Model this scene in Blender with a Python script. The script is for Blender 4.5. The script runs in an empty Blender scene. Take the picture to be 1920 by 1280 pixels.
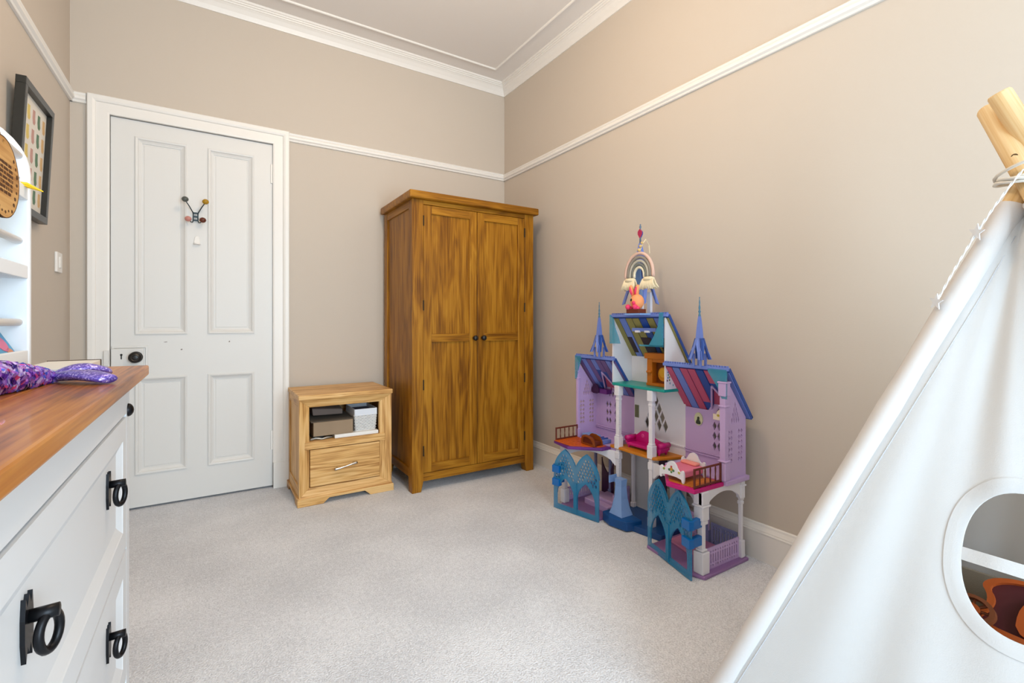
import bpy, bmesh, math, random
from mathutils import Vector, Matrix, noise as mnoise
random.seed(7)
PI = math.pi
scene = bpy.context.scene
col = scene.collection

# ------------------------------------------------------------------ camera
YAW = math.radians(32.4023)
CAM = Vector((-1.971, -3.219, 1.0))
cam_d = bpy.data.cameras.new('camera'); cam = bpy.data.objects.new('camera', cam_d); col.objects.link(cam)
cam.location = CAM; cam.rotation_euler = (PI/2, 0, -YAW)
cam_d.sensor_width = 36.0; cam_d.lens = 894.0/1920*36; cam_d.shift_y = -36.0/1920; cam_d.clip_start = 0.02
scene.camera = cam

# ------------------------------------------------------------------ world, lights, exposure
scene.view_settings.view_transform = 'Standard'
scene.view_settings.look = 'None'
scene.view_settings.gamma = 1.0
scene.view_settings.use_curve_mapping = False
scene.view_settings.exposure = 0.0
w = bpy.data.worlds.new('world'); scene.world = w; w.use_nodes = True
w.node_tree.nodes['Background'].inputs[0].default_value = (0.80, 0.90, 1.0, 1)
w.node_tree.nodes['Background'].inputs[1].default_value = 2.0

YN = -4.75                      # wall behind the camera
XL = -2.564                     # left wall
ZC = 2.862                      # ceiling
WIN = (-1.95, -0.55, 0.32, 2.15) # window in the wall behind the camera: x0 x1 z0 z1
la = bpy.data.lights.new('window_daylight', 'AREA'); la.shape = 'RECTANGLE'
la.size = WIN[1]-WIN[0]; la.size_y = WIN[3]-WIN[2]; la.energy = 101; la.color = (0.68, 0.87, 1.0)
lo = bpy.data.objects.new('window_daylight', la); col.objects.link(lo)
lo.location = ((WIN[0]+WIN[1])/2, YN-0.02, (WIN[2]+WIN[3])/2); lo.rotation_euler = (PI/2, 0, 0)
LAMP = Vector((-1.28, -1.80, 2.56))

# ------------------------------------------------------------------ helpers
def lin(c):
    return tuple(((v/255)/12.92 if v/255 <= .04045 else ((v/255+.055)/1.055)**2.4) for v in c) + (1,)
MATS = {}
def mat(name, c, rough=.5, metal=0., bump=0., bscale=200., trans=0., alpha=1., ior=1.45, var=0., vscale=6., coat=0., emit=None, sheen=0., sss=0.):
    if name in MATS: return MATS[name]
    m = bpy.data.materials.new(name); m.use_nodes = True; nt = m.node_tree; b = nt.nodes['Principled BSDF']
    b.inputs['Base Color'].default_value = lin(c); b.inputs['Roughness'].default_value = rough
    b.inputs['Metallic'].default_value = metal; b.inputs['IOR'].default_value = ior
    b.inputs['Transmission Weight'].default_value = trans; b.inputs['Alpha'].default_value = alpha
    b.inputs['Coat Weight'].default_value = coat; b.inputs['Sheen Weight'].default_value = sheen
    if emit:
        b.inputs['Emission Color'].default_value = lin(emit[0]); b.inputs['Emission Strength'].default_value = emit[1]
    tc = nt.nodes.new('ShaderNodeTexCoord')
    if bump:
        n = nt.nodes.new('ShaderNodeTexNoise'); n.inputs['Scale'].default_value = bscale; n.inputs['Detail'].default_value = 3
        nt.links.new(tc.outputs['Object'], n.inputs['Vector'])
        bp = nt.nodes.new('ShaderNodeBump'); bp.inputs['Strength'].default_value = bump; bp.inputs['Distance'].default_value = .002
        nt.links.new(n.outputs[0], bp.inputs['Height']); nt.links.new(bp.outputs[0], b.inputs['Normal'])
    if var:
        n = nt.nodes.new('ShaderNodeTexNoise'); n.inputs['Scale'].default_value = vscale; n.inputs['Detail'].default_value = 4
        nt.links.new(tc.outputs['Object'], n.inputs['Vector'])
        r = nt.nodes.new('ShaderNodeValToRGB'); r.color_ramp.elements[0].position = .3; r.color_ramp.elements[1].position = .7
        l = lin(c); r.color_ramp.elements[0].color = tuple(v*(1-var) for v in l[:3])+(1,)
        r.color_ramp.elements[1].color = tuple(min(1, v*(1+var)) for v in l[:3])+(1,)
        nt.links.new(n.outputs[0], r.inputs[0]); nt.links.new(r.outputs[0], b.inputs['Base Color'])
    MATS[name] = m; return m

def wood(name, dark, mid, light, axis='Z', scale=1., rough=.4, rings=1., coat=0.):
    """procedural timber, grain runs along axis of the object's own space"""
    if name in MATS: return MATS[name]
    m = bpy.data.materials.new(name); m.use_nodes = True; nt = m.node_tree; N = nt.nodes; L = nt.links
    b = N['Principled BSDF']; b.inputs['Roughness'].default_value = rough; b.inputs['Coat Weight'].default_value = coat; b.inputs['Specular IOR Level'].default_value = .25
    tc = N.new('ShaderNodeTexCoord'); oi = N.new('ShaderNodeObjectInfo')
    mu = N.new('ShaderNodeVectorMath'); mu.operation = 'SCALE'; mu.inputs[0].default_value = (3.1, 7.7, 5.3)
    L.new(oi.outputs['Random'], mu.inputs['Scale'])
    ad = N.new('ShaderNodeVectorMath'); ad.operation = 'ADD'; L.new(tc.outputs['Object'], ad.inputs[0]); L.new(mu.outputs[0], ad.inputs[1])
    def mapped(along, across):
        mp = N.new('ShaderNodeMapping'); s = [across*scale]*3; s['XYZ'.index(axis)] = along*scale
        mp.inputs['Scale'].default_value = s; L.new(ad.outputs[0], mp.inputs['Vector']); return mp
    m1 = mapped(1.0, 7.0)
    n1 = N.new('ShaderNodeTexNoise'); n1.inputs['Scale'].default_value = 1.6; n1.inputs['Detail'].default_value = 3; n1.inputs['Distortion'].default_value = .5
    L.new(m1.outputs[0], n1.inputs['Vector'])
    # growth rings: bands of the smooth noise
    mm = N.new('ShaderNodeMath'); mm.operation = 'MULTIPLY'; mm.inputs[1].default_value = 26*rings; L.new(n1.outputs[0], mm.inputs[0])
    fr = N.new('ShaderNodeMath'); fr.operation = 'SINE'; L.new(mm.outputs[0], fr.inputs[0])
    m2 = mapped(4.0, 170.0)
    n2 = N.new('ShaderNodeTexNoise'); n2.inputs['Scale'].default_value = 1.; n2.inputs['Detail'].default_value = 4; L.new(m2.outputs[0], n2.inputs['Vector'])
    m3 = mapped(.8, 3.5)
    n3 = N.new('ShaderNodeTexNoise'); n3.inputs['Scale'].default_value = 1.5; n3.inputs['Detail'].default_value = 2; L.new(m3.outputs[0], n3.inputs['Vector'])
    a = N.new('ShaderNodeMath'); a.operation = 'MULTIPLY_ADD'; a.inputs[1].default_value = .12; L.new(fr.outputs[0], a.inputs[0]); L.new(n2.outputs[0], a.inputs[2])
    c = N.new('ShaderNodeMath'); c.operation = 'MULTIPLY_ADD'; c.inputs[1].default_value = .5; L.new(n3.outputs[0], c.inputs[0]); L.new(a.outputs[0], c.inputs[2])
    r = N.new('ShaderNodeValToRGB'); e = r.color_ramp.elements
    e[0].position = .45; e[0].color = lin(dark); e[1].position = 1.02 if False else 1.0; e[1].color = lin(light)
    x = e.new(.74); x.color = lin(mid)
    L.new(c.outputs[0], r.inputs[0]); L.new(r.outputs[0], b.inputs['Base Color'])
    bp = N.new('ShaderNodeBump'); bp.inputs['Strength'].default_value = .15; bp.inputs['Distance'].default_value = .001
    L.new(a.outputs[0], bp.inputs['Height']); L.new(bp.outputs[0], b.inputs['Normal'])
    MATS[name] = m; return m

def root_loc(o):
    while o.parent: o = o.parent
    return o.location.copy()

class MB:
    def __init__(s): s.v = []; s.f = []
    def add(s, vs, fs):
        k = len(s.v); s.v += [tuple(p) for p in vs]; s.f += [tuple(i+k for i in f) for f in fs]; return s
    def box(s, x0, x1, y0, y1, z0, z1):
        if x0 > x1: x0, x1 = x1, x0
        if y0 > y1: y0, y1 = y1, y0
        if z0 > z1: z0, z1 = z1, z0
        return s.add([(x0,y0,z0),(x1,y0,z0),(x1,y1,z0),(x0,y1,z0),(x0,y0,z1),(x1,y0,z1),(x1,y1,z1),(x0,y1,z1)],
              [(0,3,2,1),(4,5,6,7),(0,1,5,4),(1,2,6,5),(2,3,7,6),(3,0,4,7)])
    def hexa(s, bot, top):
        return s.add(list(bot)+list(top), [(3,2,1,0),(4,5,6,7),(0,1,5,4),(1,2,6,5),(2,3,7,6),(3,0,4,7)])
    def prism(s, pts, fn, a0, a1):
        """polygon pts (2D) swept between fn(p,a0) and fn(p,a1)"""
        n = len(pts)
        return s.add([fn(p[0],p[1],a0) for p in pts]+[fn(p[0],p[1],a1) for p in pts],
              [tuple(range(n))[::-1], tuple(range(n,2*n))]+[(i,(i+1)%n,(i+1)%n+n,i+n) for i in range(n)])
    def px(s, pts, x0, x1): return s.prism(pts, lambda u,v,a:(a,u,v), x0, x1)
    def py(s, pts, y0, y1): return s.prism(pts, lambda u,v,a:(u,a,v), y0, y1)
    def pz(s, pts, z0, z1): return s.prism(pts, lambda u,v,a:(u,v,a), z0, z1)
    def tube(s, path, r, n=8, cap=True, closed=False):
        P = [Vector(p) for p in path]; R = r if isinstance(r, (list, tuple)) else [r]*len(P)
        k = len(s.v); m = len(P); up = None
        for i, p in enumerate(P):
            if closed: t = (P[(i+1)%m]-P[i-1]).normalized()
            else: t = (P[min(i+1,m-1)]-P[max(i-1,0)]).normalized()
            if up is None:
                up = Vector((0,0,1)) if abs(t.z) < .9 else Vector((1,0,0))
            a = t.cross(up).normalized(); b_ = a.cross(t).normalized(); up = b_
            for j in range(n):
                q = 2*PI*j/n; s.v.append(tuple(p+(a*math.cos(q)+b_*math.sin(q))*R[i]))
        for i in range(m if closed else m-1):
            for j in range(n):
                i2 = (i+1)%m; s.f.append((k+i*n+j, k+i*n+(j+1)%n, k+i2*n+(j+1)%n, k+i2*n+j))
        if cap and not closed:
            s.f.append(tuple(k+j for j in range(n))[::-1]); s.f.append(tuple(k+(m-1)*n+j for j in range(n)))
        return s
    def lathe(s, prof, c, n=16, axis='Z', sx=1., sy=1., rot=0.):
        """prof: (r,h) pairs along axis from centre c; n=4 with rot=pi/4 gives square columns"""
        k = len(s.v); c = Vector(c)
        for r, h in prof:
            for j in range(n):
                q = 2*PI*j/n+rot; a, b = r*math.cos(q)*sx, r*math.sin(q)*sy
                p = {'Z':(a,b,h), 'Y':(a,h,b), 'X':(h,a,b)}[axis]
                s.v.append(tuple(c+Vector(p)))
        m = len(prof)
        for i in range(m-1):
            for j in range(n): s.f.append((k+i*n+j, k+i*n+(j+1)%n, k+(i+1)*n+(j+1)%n, k+(i+1)*n+j))
        s.f.append(tuple(k+j for j in range(n))[::-1]); s.f.append(tuple(k+(m-1)*n+j for j in range(n)))
        return s
    def sphere(s, c, r, n=14, m=9, sc=(1,1,1)):
        prof = [(max(1e-4, math.sin(PI*i/m))*r, -math.cos(PI*i/m)*r) for i in range(m+1)]
        k = len(s.v); s.lathe(prof, (0,0,0), n)
        for i in range(k, len(s.v)):
            v = s.v[i]; s.v[i] = (c[0]+v[0]*sc[0], c[1]+v[1]*sc[1], c[2]+v[2]*sc[2])
        return s
    def plate(s, outer, holes, fn, t0, t1):
        """flat sheet with real holes: outer and holes are 2D loops, fn(u,v,t) -> 3D"""
        bm = bmesh.new(); E = []; loops = []
        for lp in [outer]+list(holes):
            vs = [bm.verts.new((p[0], p[1], 0)) for p in lp]; loops.append(vs)
            E += [bm.edges.new((vs[i], vs[(i+1)%len(vs)])) for i in range(len(vs))]
        bmesh.ops.triangle_fill(bm, use_beauty=True, use_dissolve=False, edges=E, normal=(0,0,1))
        bm.verts.index_update(); n = len(bm.verts); co = [v.co.copy() for v in bm.verts]
        fs = [tuple(v.index for v in f.verts) for f in bm.faces]
        V = [fn(c.x, c.y, t0) for c in co]+[fn(c.x, c.y, t1) for c in co]
        F = [f[::-1] for f in fs]+[tuple(i+n for i in f) for f in fs]
        for vs in loops:
            for i in range(len(vs)):
                a, b = vs[i].index, vs[(i+1)%len(vs)].index; F.append((a, b, b+n, a+n))
        bm.free(); return s.add(V, F)
    def rings(s, u0, u1, v0, v1, prof, fn, close=True):
        """nested rectangles: prof = [(inset, depth), ...], fn(u,v,depth)"""
        k = len(s.v)
        for ins, d in prof:
            for u, v in ((u0+ins,v0+ins),(u1-ins,v0+ins),(u1-ins,v1-ins),(u0+ins,v1-ins)): s.v.append(tuple(fn(u,v,d)))
        for i in range(len(prof)-1):
            for j in range(4): s.f.append((k+4*i+j, k+4*i+(j+1)%4, k+4*i+4+(j+1)%4, k+4*i+4+j))
        if close: q = k+4*(len(prof)-1); s.f.append((q,q+1,q+2,q+3))
        return s
    def rot(s, c, ang, axis='Z'):
        R = Matrix.Rotation(ang, 3, axis); c = Vector(c); s.v = [tuple(R@(Vector(p)-c)+c) for p in s.v]; return s
    def build(s, name, m, parent=None, loc=None, smooth=False, bevel=0., seg=2, recalc=True):
        if parent is not None: o0 = root_loc(parent)
        elif loc is not None: o0 = Vector(loc)
        else:
            xs, ys, zs = zip(*s.v); o0 = Vector(((min(xs)+max(xs))/2, (min(ys)+max(ys))/2, min(zs)))
        me = bpy.data.meshes.new(name); me.from_pydata([tuple(Vector(p)-o0) for p in s.v], [], s.f)
        if recalc:
            bm = bmesh.new(); bm.from_mesh(me); bmesh.ops.recalc_face_normals(bm, faces=bm.faces); bm.to_mesh(me); bm.free()
        if smooth:
            for p in me.polygons: p.use_smooth = True
        me.materials.append(m); o = bpy.data.objects.new(name, me); col.objects.link(o)
        if parent is not None: o.parent = parent
        else: o.location = o0
        if bevel:
            md = o.modifiers.new('bevel', 'BEVEL'); md.width = bevel; md.segments = seg; md.limit_method = 'ANGLE'; md.angle_limit = math.radians(40)
        return o

def bx(name, m, parent, x0, x1, y0, y1, z0, z1, bevel=0.):
    return MB().box(x0,x1,y0,y1,z0,z1).build(name, m, parent, bevel=bevel)
def thing(name, loc, label, cat, group=None, kind=None):
    o = bpy.data.objects.new(name, None); col.objects.link(o); o.location = loc; o.empty_display_size = .05
    return tag(o, label, cat, group, kind)
def tag(o, label=None, cat=None, group=None, kind=None):
    if label: o['label'] = label
    if cat: o['category'] = cat
    if group: o['group'] = group
    if kind: o['kind'] = kind
    return o
def struct(o, label): o['kind'] = 'structure'; o['label'] = label; return o
def gothic(u0, u1, v0, v1, n=6, k=.55):
    """pointed arch loop, springing at v1-(u1-u0)*k*..."""
    c = (u0+u1)/2; w_ = (u1-u0); h = w_*k*1.6; vs = v1-h
    pts = [(u0,v0),(u1,v0)]
    pa_ = lambda t: h*(.6*math.sqrt(max(0, 1-(1-t)**2))+.4*t)
    for i in range(n+1): t = (i/n)**1.6; pts.append((u1-(w_/2)*t, vs+pa_(t)))
    for i in range(1, n+1): t = (1-i/n)**1.6; pts.append((u0+(w_/2)*t, vs+pa_(t)))
    return pts
def chaikin(lp, k=2):
    for _ in range(k):
        q = []
        for i in range(len(lp)):
            a, b = lp[i], lp[(i+1)%len(lp)]; q += [(a[0]*.75+b[0]*.25, a[1]*.75+b[1]*.25), (a[0]*.25+b[0]*.75, a[1]*.25+b[1]*.75)]
        lp = q
    return lp
def diamond(u, v, a, b): return [(u-a,v),(u,v-b),(u+a,v),(u,v+b)]

# ------------------------------------------------------------------ materials
M_wall  = mat('wall_paint_warm_beige', (203,191,178), .85, bump=.12, bscale=160)
M_ceil  = mat('ceiling_paint', (236,230,225), .9, bump=.1, bscale=120)
M_trim  = mat('white_gloss_paint', (238,234,229), .38, bump=.05, bscale=60)
M_door  = mat('white_door_paint', (226,224,221), .42, bump=.06, bscale=45)
M_dark  = mat('gap_shade', (28,26,24), .9)
def carpet_mat():
    m = bpy.data.materials.new('grey_cut_pile_carpet'); m.use_nodes = True; nt = m.node_tree; N = nt.nodes; L = nt.links
    b = N['Principled BSDF']; b.inputs['Roughness'].default_value = .98; b.inputs['Sheen Weight'].default_value = .25; b.inputs['Specular IOR Level'].default_value = .1
    tc = N.new('ShaderNodeTexCoord')
    def nz(sc, det): n = N.new('ShaderNodeTexNoise'); n.inputs['Scale'].default_value = sc; n.inputs['Detail'].default_value = det; L.new(tc.outputs['Object'], n.inputs['Vector']); return n
    n1, n2, n3 = nz(2.6, 4), nz(190, 3), nz(58, 3)
    r = N.new('ShaderNodeValToRGB'); r.color_ramp.elements[0].position = .34; r.color_ramp.elements[0].color = lin((201,202,208)); r.color_ramp.elements[1].position = .66; r.color_ramp.elements[1].color = lin((238,239,244))
    mx = N.new('ShaderNodeMath'); mx.operation = 'MULTIPLY_ADD'; mx.inputs[1].default_value = .9; L.new(n2.outputs[0], mx.inputs[0])
    m2 = N.new('ShaderNodeMath'); m2.operation = 'MULTIPLY_ADD'; m2.inputs[1].default_value = .55; m2.inputs[2].default_value = -.40; L.new(n1.outputs[0], m2.inputs[0])
    m3 = N.new('ShaderNodeMath'); m3.operation = 'MULTIPLY_ADD'; m3.inputs[1].default_value = .34; L.new(n3.outputs[0], m3.inputs[0]); L.new(m2.outputs[0], m3.inputs[2])
    L.new(m3.outputs[0], mx.inputs[2]); L.new(mx.outputs[0], r.inputs[0]); L.new(r.outputs[0], b.inputs['Base Color'])
    bp = N.new('ShaderNodeBump'); bp.inputs['Strength'].default_value = .8; bp.inputs['Distance'].default_value = .006; L.new(n2.outputs[0], bp.inputs['Height']); L.new(bp.outputs[0], b.inputs['Normal'])
    return m
M_carpet = carpet_mat()
OAK = ((104,60,6),(150,97,18),(174,120,32))
M_oakV = wood('amber_oak_upright', *OAK, axis='Z', rough=.38)
M_oakX = wood('amber_oak_lengthwise', *OAK, axis='X', rough=.38)
M_oakY = wood('amber_oak_crosswise', *OAK, axis='Y', rough=.38)
LOK = ((164,112,58),(218,169,104),(232,191,132))
M_lokV = wood('pale_oak_upright', *LOK, axis='Z', rough=.42, rings=1.3)
M_lokX = wood('pale_oak_lengthwise', *LOK, axis='X', rough=.42, rings=1.3)
M_lokY = wood('pale_oak_crosswise', *LOK, axis='Y', rough=.42)
M_pineY = wood('waxed_pine_top', (108,52,10), (166,98,34), (190,124,52), axis='Y', rough=.34, coat=.08, rings=.8)
M_white = mat('white_furniture_paint', (216,217,219), .42, bump=.03, bscale=80)
M_iron  = mat('black_iron', (30,30,33), .38, metal=.7)
M_blk   = mat('black_knob', (26,24,24), .35)

# ================================================================== THE ROOM
o = MB().box(XL-.1, .1, YN-.1, .1, -.1, 0).build('floor', M_carpet, loc=(-1.28,-1.8,0)); struct(o, 'grey cut pile carpet covering the whole floor')
o = MB().box(XL-.1, .1, YN-.1, .1, ZC, ZC+.1).build('ceiling', M_ceil); struct(o, 'off white ceiling inside a moulded border')
o = MB().box(0, .1, YN-.1, .1, 0, ZC).build('wall_right', M_wall); struct(o, 'plain beige wall behind the toy castle')
o = MB().box(XL-.1, XL, YN-.1, .1, 0, ZC).build('wall_left', M_wall); struct(o, 'beige wall behind the white chest of drawers')
DX0, DX1, DZ = -2.412, -1.642, 2.082
b = MB().box(XL, DX0, 0, .1, 0, ZC).box(DX1, 0, 0, .1, 0, ZC).box(DX0, DX1, 0, .1, DZ, ZC).box(XL, 0, .1, .14, 0, ZC)
struct(b.build('wall_back', M_wall), 'beige wall with the white panelled door and wardrobe')
b = MB().box(XL, WIN[0], YN-.1, YN, 0, ZC).box(WIN[1], 0, YN-.1, YN, 0, ZC).box(WIN[0], WIN[1], YN-.1, YN, 0, WIN[2]).box(WIN[0], WIN[1], YN-.1, YN, WIN[3], ZC)
struct(b.build('wall_near', M_wall), 'beige window wall behind the camera')
wn = struct(MB().box(WIN[0]-.06, WIN[1]+.06, YN, YN+.05, WIN[2]-.04, WIN[2]).build('window_1', M_trim), 'white sash window behind the camera')
for k in range(5):
    x = WIN[0]+(WIN[1]-WIN[0])*k/4
    if k in (0, 4, 2): bx('window_frame', M_trim, wn, x-.03, x+.03, YN-.015, YN+.02, WIN[2], WIN[3])
for z in (WIN[2], (WIN[2]+WIN[3])/2, WIN[3]): bx('window_frame', M_trim, wn, WIN[0], WIN[1], YN-.012, YN+.015, z-.025, z+.025)
# cornice
def corn(pts): return [(a, ZC-c) for a, c in pts]
CP = corn([(0,.084),(.006,.084),(.008,.078),(.016,.06),(.030,.040),(.040,.030),(.044,.029),(.046,.022),(.052,.020),(.054,.013),(.060,.012),(.062,0),(0,0)])
o = MB().prism(CP, lambda u,v,a:(a,-u,v), XL, 0).build('trim_1', M_trim); struct(o, 'white moulded cornice above the door wall')
o = MB().prism(CP, lambda u,v,a:(-u,a,v), YN, 0).build('trim_2', M_trim); struct(o, 'white moulded cornice along the right wall')
o = MB().prism(CP, lambda u,v,a:(XL+u,a,v), YN, 0).build('trim_3', M_trim); struct(o, 'white moulded cornice along the left wall')
BP = [(.185,ZC),(.185,ZC-.004),(.188,ZC-.009),(.193,ZC-.010),(.198,ZC-.007),(.200,ZC)]
o = MB().prism(BP, lambda u,v,a:(a,-u,v), XL+.2, -.195).build('trim_4', M_trim); struct(o, 'thin ceiling bead parallel to the door wall')
o = MB().prism(BP, lambda u,v,a:(-u,a,v), YN, -.195).build('trim_5', M_trim); struct(o, 'thin ceiling bead parallel to the right wall')
# picture rail
RZ = 2.113
RP = [(0,0),(.010,0),(.013,.005),(.012,.009),(.016,.012),(.021,.016),(.022,.026),(.018,.033),(.014,.036),(.017,.040),(.019,.046),(.014,.051),(0,.052)]
RP = [(a, RZ+c) for a, c in RP]
o = MB().prism(RP, lambda u,v,a:(a,-u,v), -1.562, 0).build('trim_6', M_trim); struct(o, 'white picture rail from the door frame to the corner')
o = MB().prism(RP, lambda u,v,a:(a,-u,v), XL, -2.50).build('trim_7', M_trim); struct(o, 'short white picture rail left of the door frame')
o = MB().prism(RP, lambda u,v,a:(-u,a,v), YN, 0).build('trim_8', M_trim); struct(o, 'white picture rail along the right wall')
o = MB().prism(RP, lambda u,v,a:(XL+u,a,v), YN, 0).build('trim_9', M_trim); struct(o, 'white picture rail along the left wall')
# skirting
SP = [(0,0),(.020,0),(.020,.112),(.0215,.115),(.0215,.119),(.017,.121),(.017,.126),(.014,.131),(.009,.141),(.008,.149),(.005,.152),(0,.152)]
o = MB().prism(SP, lambda u,v,a:(-u,a,v), YN, 0).build('baseboard_right', M_trim); struct(o, 'white moulded skirting board along the right wall')
o = MB().prism(SP, lambda u,v,a:(a,-u,v), -1.555, 0).build('baseboard_back', M_trim); struct(o, 'white skirting board behind the oak furniture')
o = MB().prism(SP, lambda u,v,a:(XL+u,a,v), YN, 0).build('baseboard_left', M_trim); struct(o, 'white skirting board along the left wall')
# architrave: three mitred lengths under one trim
def arch_prof(): return [(0,0),(0,.018),(.008,.020),(.052,.020),(.056,.026),(.066,.030),(.084,.030),(.088,.026),(.088,0)]
ar = MB()
AP = arch_prof()
def arch_side(xin, sgn, mb):
    n = len(AP); V = []
    for u, d in AP: V.append((xin+sgn*u, -d, 0))
    for u, d in AP: V.append((xin+sgn*u, -d, DZ-.004+u))
    mb.add(V, [tuple(range(n)), tuple(range(n,2*n))[::-1]]+[(i,(i+1)%n,(i+1)%n+n,i+n) for i in range(n)])
def arch_top(mb):
    n = len(AP); V = []
    for u, d in AP: V.append((DX0-.004-u+.008, -d, DZ-.004+u))
    for u, d in AP: V.append((DX1+.004+u-.008, -d, DZ-.004+u))
    mb.add(V, [tuple(range(n)), tuple(range(n,2*n))[::-1]]+[(i,(i+1)%n,(i+1)%n+n,i+n) for i in range(n)])
b = MB(); arch_top(b); tr = struct(b.build('trim_10', M_trim), 'white moulded architrave around the panelled door')
b = MB(); arch_side(DX0+.004, -1, b); b.build('door_jamb_moulding', M_trim, tr)
b = MB(); arch_side(DX1-.004, 1, b); b.build('door_jamb_moulding', M_trim, tr)
bx('plinth_block', M_trim, tr, DX1-.004, DX1+.088, -.034, 0, 0, .155, bevel=.002)
bx('plinth_block', M_trim, tr, DX0-.084, DX0+.004, -.034, 0, 0, .155, bevel=.002)
bx('gap_shade_backing', M_dark, tr, DX0, DX1, .06, .098, 0, DZ)  # dark sheet behind the door, paints the shade seen in its gaps

# ---- door
dfy = .004                      # face of the door
d0, d1, dz0, dz1 = DX0+.006, DX1-.003, .012, DZ-.006
PAN = [(-2.300,-2.080,.94,1.985),(-1.972,-1.750,.94,1.985),(-2.300,-2.080,.19,.70),(-1.972,-1.750,.19,.70)]
b = MB().plate([(d0,dz0),(d1,dz0),(d1,dz1),(d0,dz1)], [[(a,c),(e,c),(e,f),(a,f)] for a,e,c,f in PAN], lambda u,v,t:(u,t,v), dfy, dfy+.04)
dr = struct(b.build('door_1', M_door), 'white painted four panel door with black knob')
for a,e,c,f in PAN:
    fn = lambda u,v,d:(u, dfy+d, v)
    MB().rings(a-.006,e+.006,c-.006,f+.006, [(0,0),(0,-.006),(.005,-.008),(.012,-.006),(.016,.000),(.026,.006),(.030,.007),(.030,.014)], fn, close=False).build('panel_moulding', M_door, dr)
    MB().rings(a,e,c,f, [(0,.012),(.03,.012),(.034,.010)], fn).build('door_panel', M_door, dr)
# rim lock let into the face, knob, keyhole
lk = bx('rim_lock', M_door, dr, -2.404, -2.268, dfy-.014, dfy+.002, .768, .862, bevel=.004)
MB().box(-2.430,-2.4095,-.036,-.018,.775,.855).build('lock_keep', M_door, tr, bevel=.003)
MB().rings(-2.404,-2.250,.755,.875,[(0,0),(.002,-.005),(.010,-.006),(.013,0)], fn, close=False).build('lock_moulding', M_door, dr)
kn = MB().lathe([(.004,0),(.029,0),(.030,-.004),(.026,-.007),(.014,-.009),(.010,-.016),(.012,-.024),(.022,-.030),(.029,-.038),(.029,-.046),(.022,-.053),(.008,-.056),(.001,-.056)], (-2.300,dfy-.013,.815), 24, 'Y').build('door_knob', M_blk, dr, smooth=True)
MB().tube([(-2.300+.016*math.cos(q*PI/8), dfy-.068, .815+.016*math.sin(q*PI/8)) for q in range(16)], .0022, 6, closed=True).build('knob_ring', mat('knob_rim',(70,68,66),.3,.5), kn)
kh = MB().lathe([(.0055,0),(.0055,-.002)], (-2.361,dfy-.0135,.829), 12, 'Y').box(-2.3635,-2.3585,dfy-.0155,dfy-.0135,.806,.828).build('keyhole', M_blk, dr)
for z in (1.896, .285):
    b = MB()
    for k in range(3): b.lathe([(.007,-.024+k*.034-.0155),(.007,-.024+k*.034+.0155)], (DX1+.001,-.012,z), 10)
    b.box(DX1-.016,DX1-.002,-.004,.004,z-.055,z+.06); b.build('hinge', M_trim, dr, bevel=.001)
for x, z, w_, h_, r in ((-2.174,.892,.018,.006,.15),(-2.102,.849,.010,.012,.6),(-1.873,.888,.008,.014,.3),(-2.10,.70,.006,.004,0),(-1.89,.705,.010,.003,0)):
    MB().prism([(x-w_/2,z),(x-w_*.1,z-h_*.3),(x+w_/2,z-h_*.1),(x+w_*.3,z+h_*.4),(x-w_*.2,z+h_*.2)], lambda u,v,a:(u,a,v), dfy-.0008, dfy+.001).build('paint_chip', mat('worn_paint',(128,120,112),.8), dr)

# ---- coat hook with four coloured balls
hk = thing('coat_hook', (-2.036,dfy-.003,1.56), 'iron coat hook with four coloured wooden balls on the door', 'coat hook')
M_hook = mat('dark_teal_iron', (40,56,64), .4, .4)
b = MB()
for s_ in (-1, 1):
    xb = -2.036+s_*.0105
    b.tube([(-2.036+s_*.047, -.060, 1.668),(-2.036+s_*.030,-.038,1.644),(-2.036+s_*.013,-.012,1.615),(xb,-.006,1.606),(xb+s_*.001,-.006,1.568),(xb+s_*.004,-.008,1.560),(xb+s_*.010,-.014,1.559),(-2.036+s_*.030,-.034,1.566)], .0026, 8)
b.build('wire_frame', M_hook, hk, smooth=True)
for z in (1.612,1.592,1.572): bx('cross_plate', M_hook, hk, -2.047, -2.025, -.010, -.004, z-.004, z+.004)
for x, z, y, c in ((-2.083,1.672,-.066,(84,88,84)),(-1.989,1.670,-.066,(172,130,20)),(-2.070,1.571,-.042,(196,132,122)),(-2.002,1.571,-.042,(96,44,26))):
    MB().sphere((x,y,z), .0165, 16, 10, (1,.9,.9)).build('wooden_ball', mat('ball_%d'%c[0], c, .35), hk, smooth=True)
for z in (1.602,1.582): MB().sphere((-2.036,-.007,z), .0035, 8, 6).build('screw', mat('bright_screw',(226,226,226),.3,.3), hk)
ah = thing('adhesive_hook', (-2.030,dfy,1.43), 'small white plastic stick-on hook below the coat hook', 'hook')
MB().py([(-2.043,1.440),(-2.017,1.440),(-2.015,1.452),(-2.019,1.478),(-2.026,1.486),(-2.034,1.486),(-2.041,1.478),(-2.045,1.452)], dfy-.006, dfy).build('back_plate', M_trim, ah, bevel=.002)
MB().tube([(-2.030+.014*math.cos(q), dfy-.006-.016*math.sin(q), 1.440) for q in [PI*i/8 for i in range(9)]], .004, 8).build('hook_lip', M_trim, ah, smooth=True)

# ---- light switch
ls = thing('light_switch', (XL,-.24,1.228), 'white plastic light switch on the left wall', 'light switch')
bx('switch_plate', M_trim, ls, XL, XL+.010, -.285, -.195, 1.23, 1.322, bevel=.003)
bx('rocker', M_trim, ls, XL+.009, XL+.014, -.252, -.228, 1.25, 1.302, bevel=.002)
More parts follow.
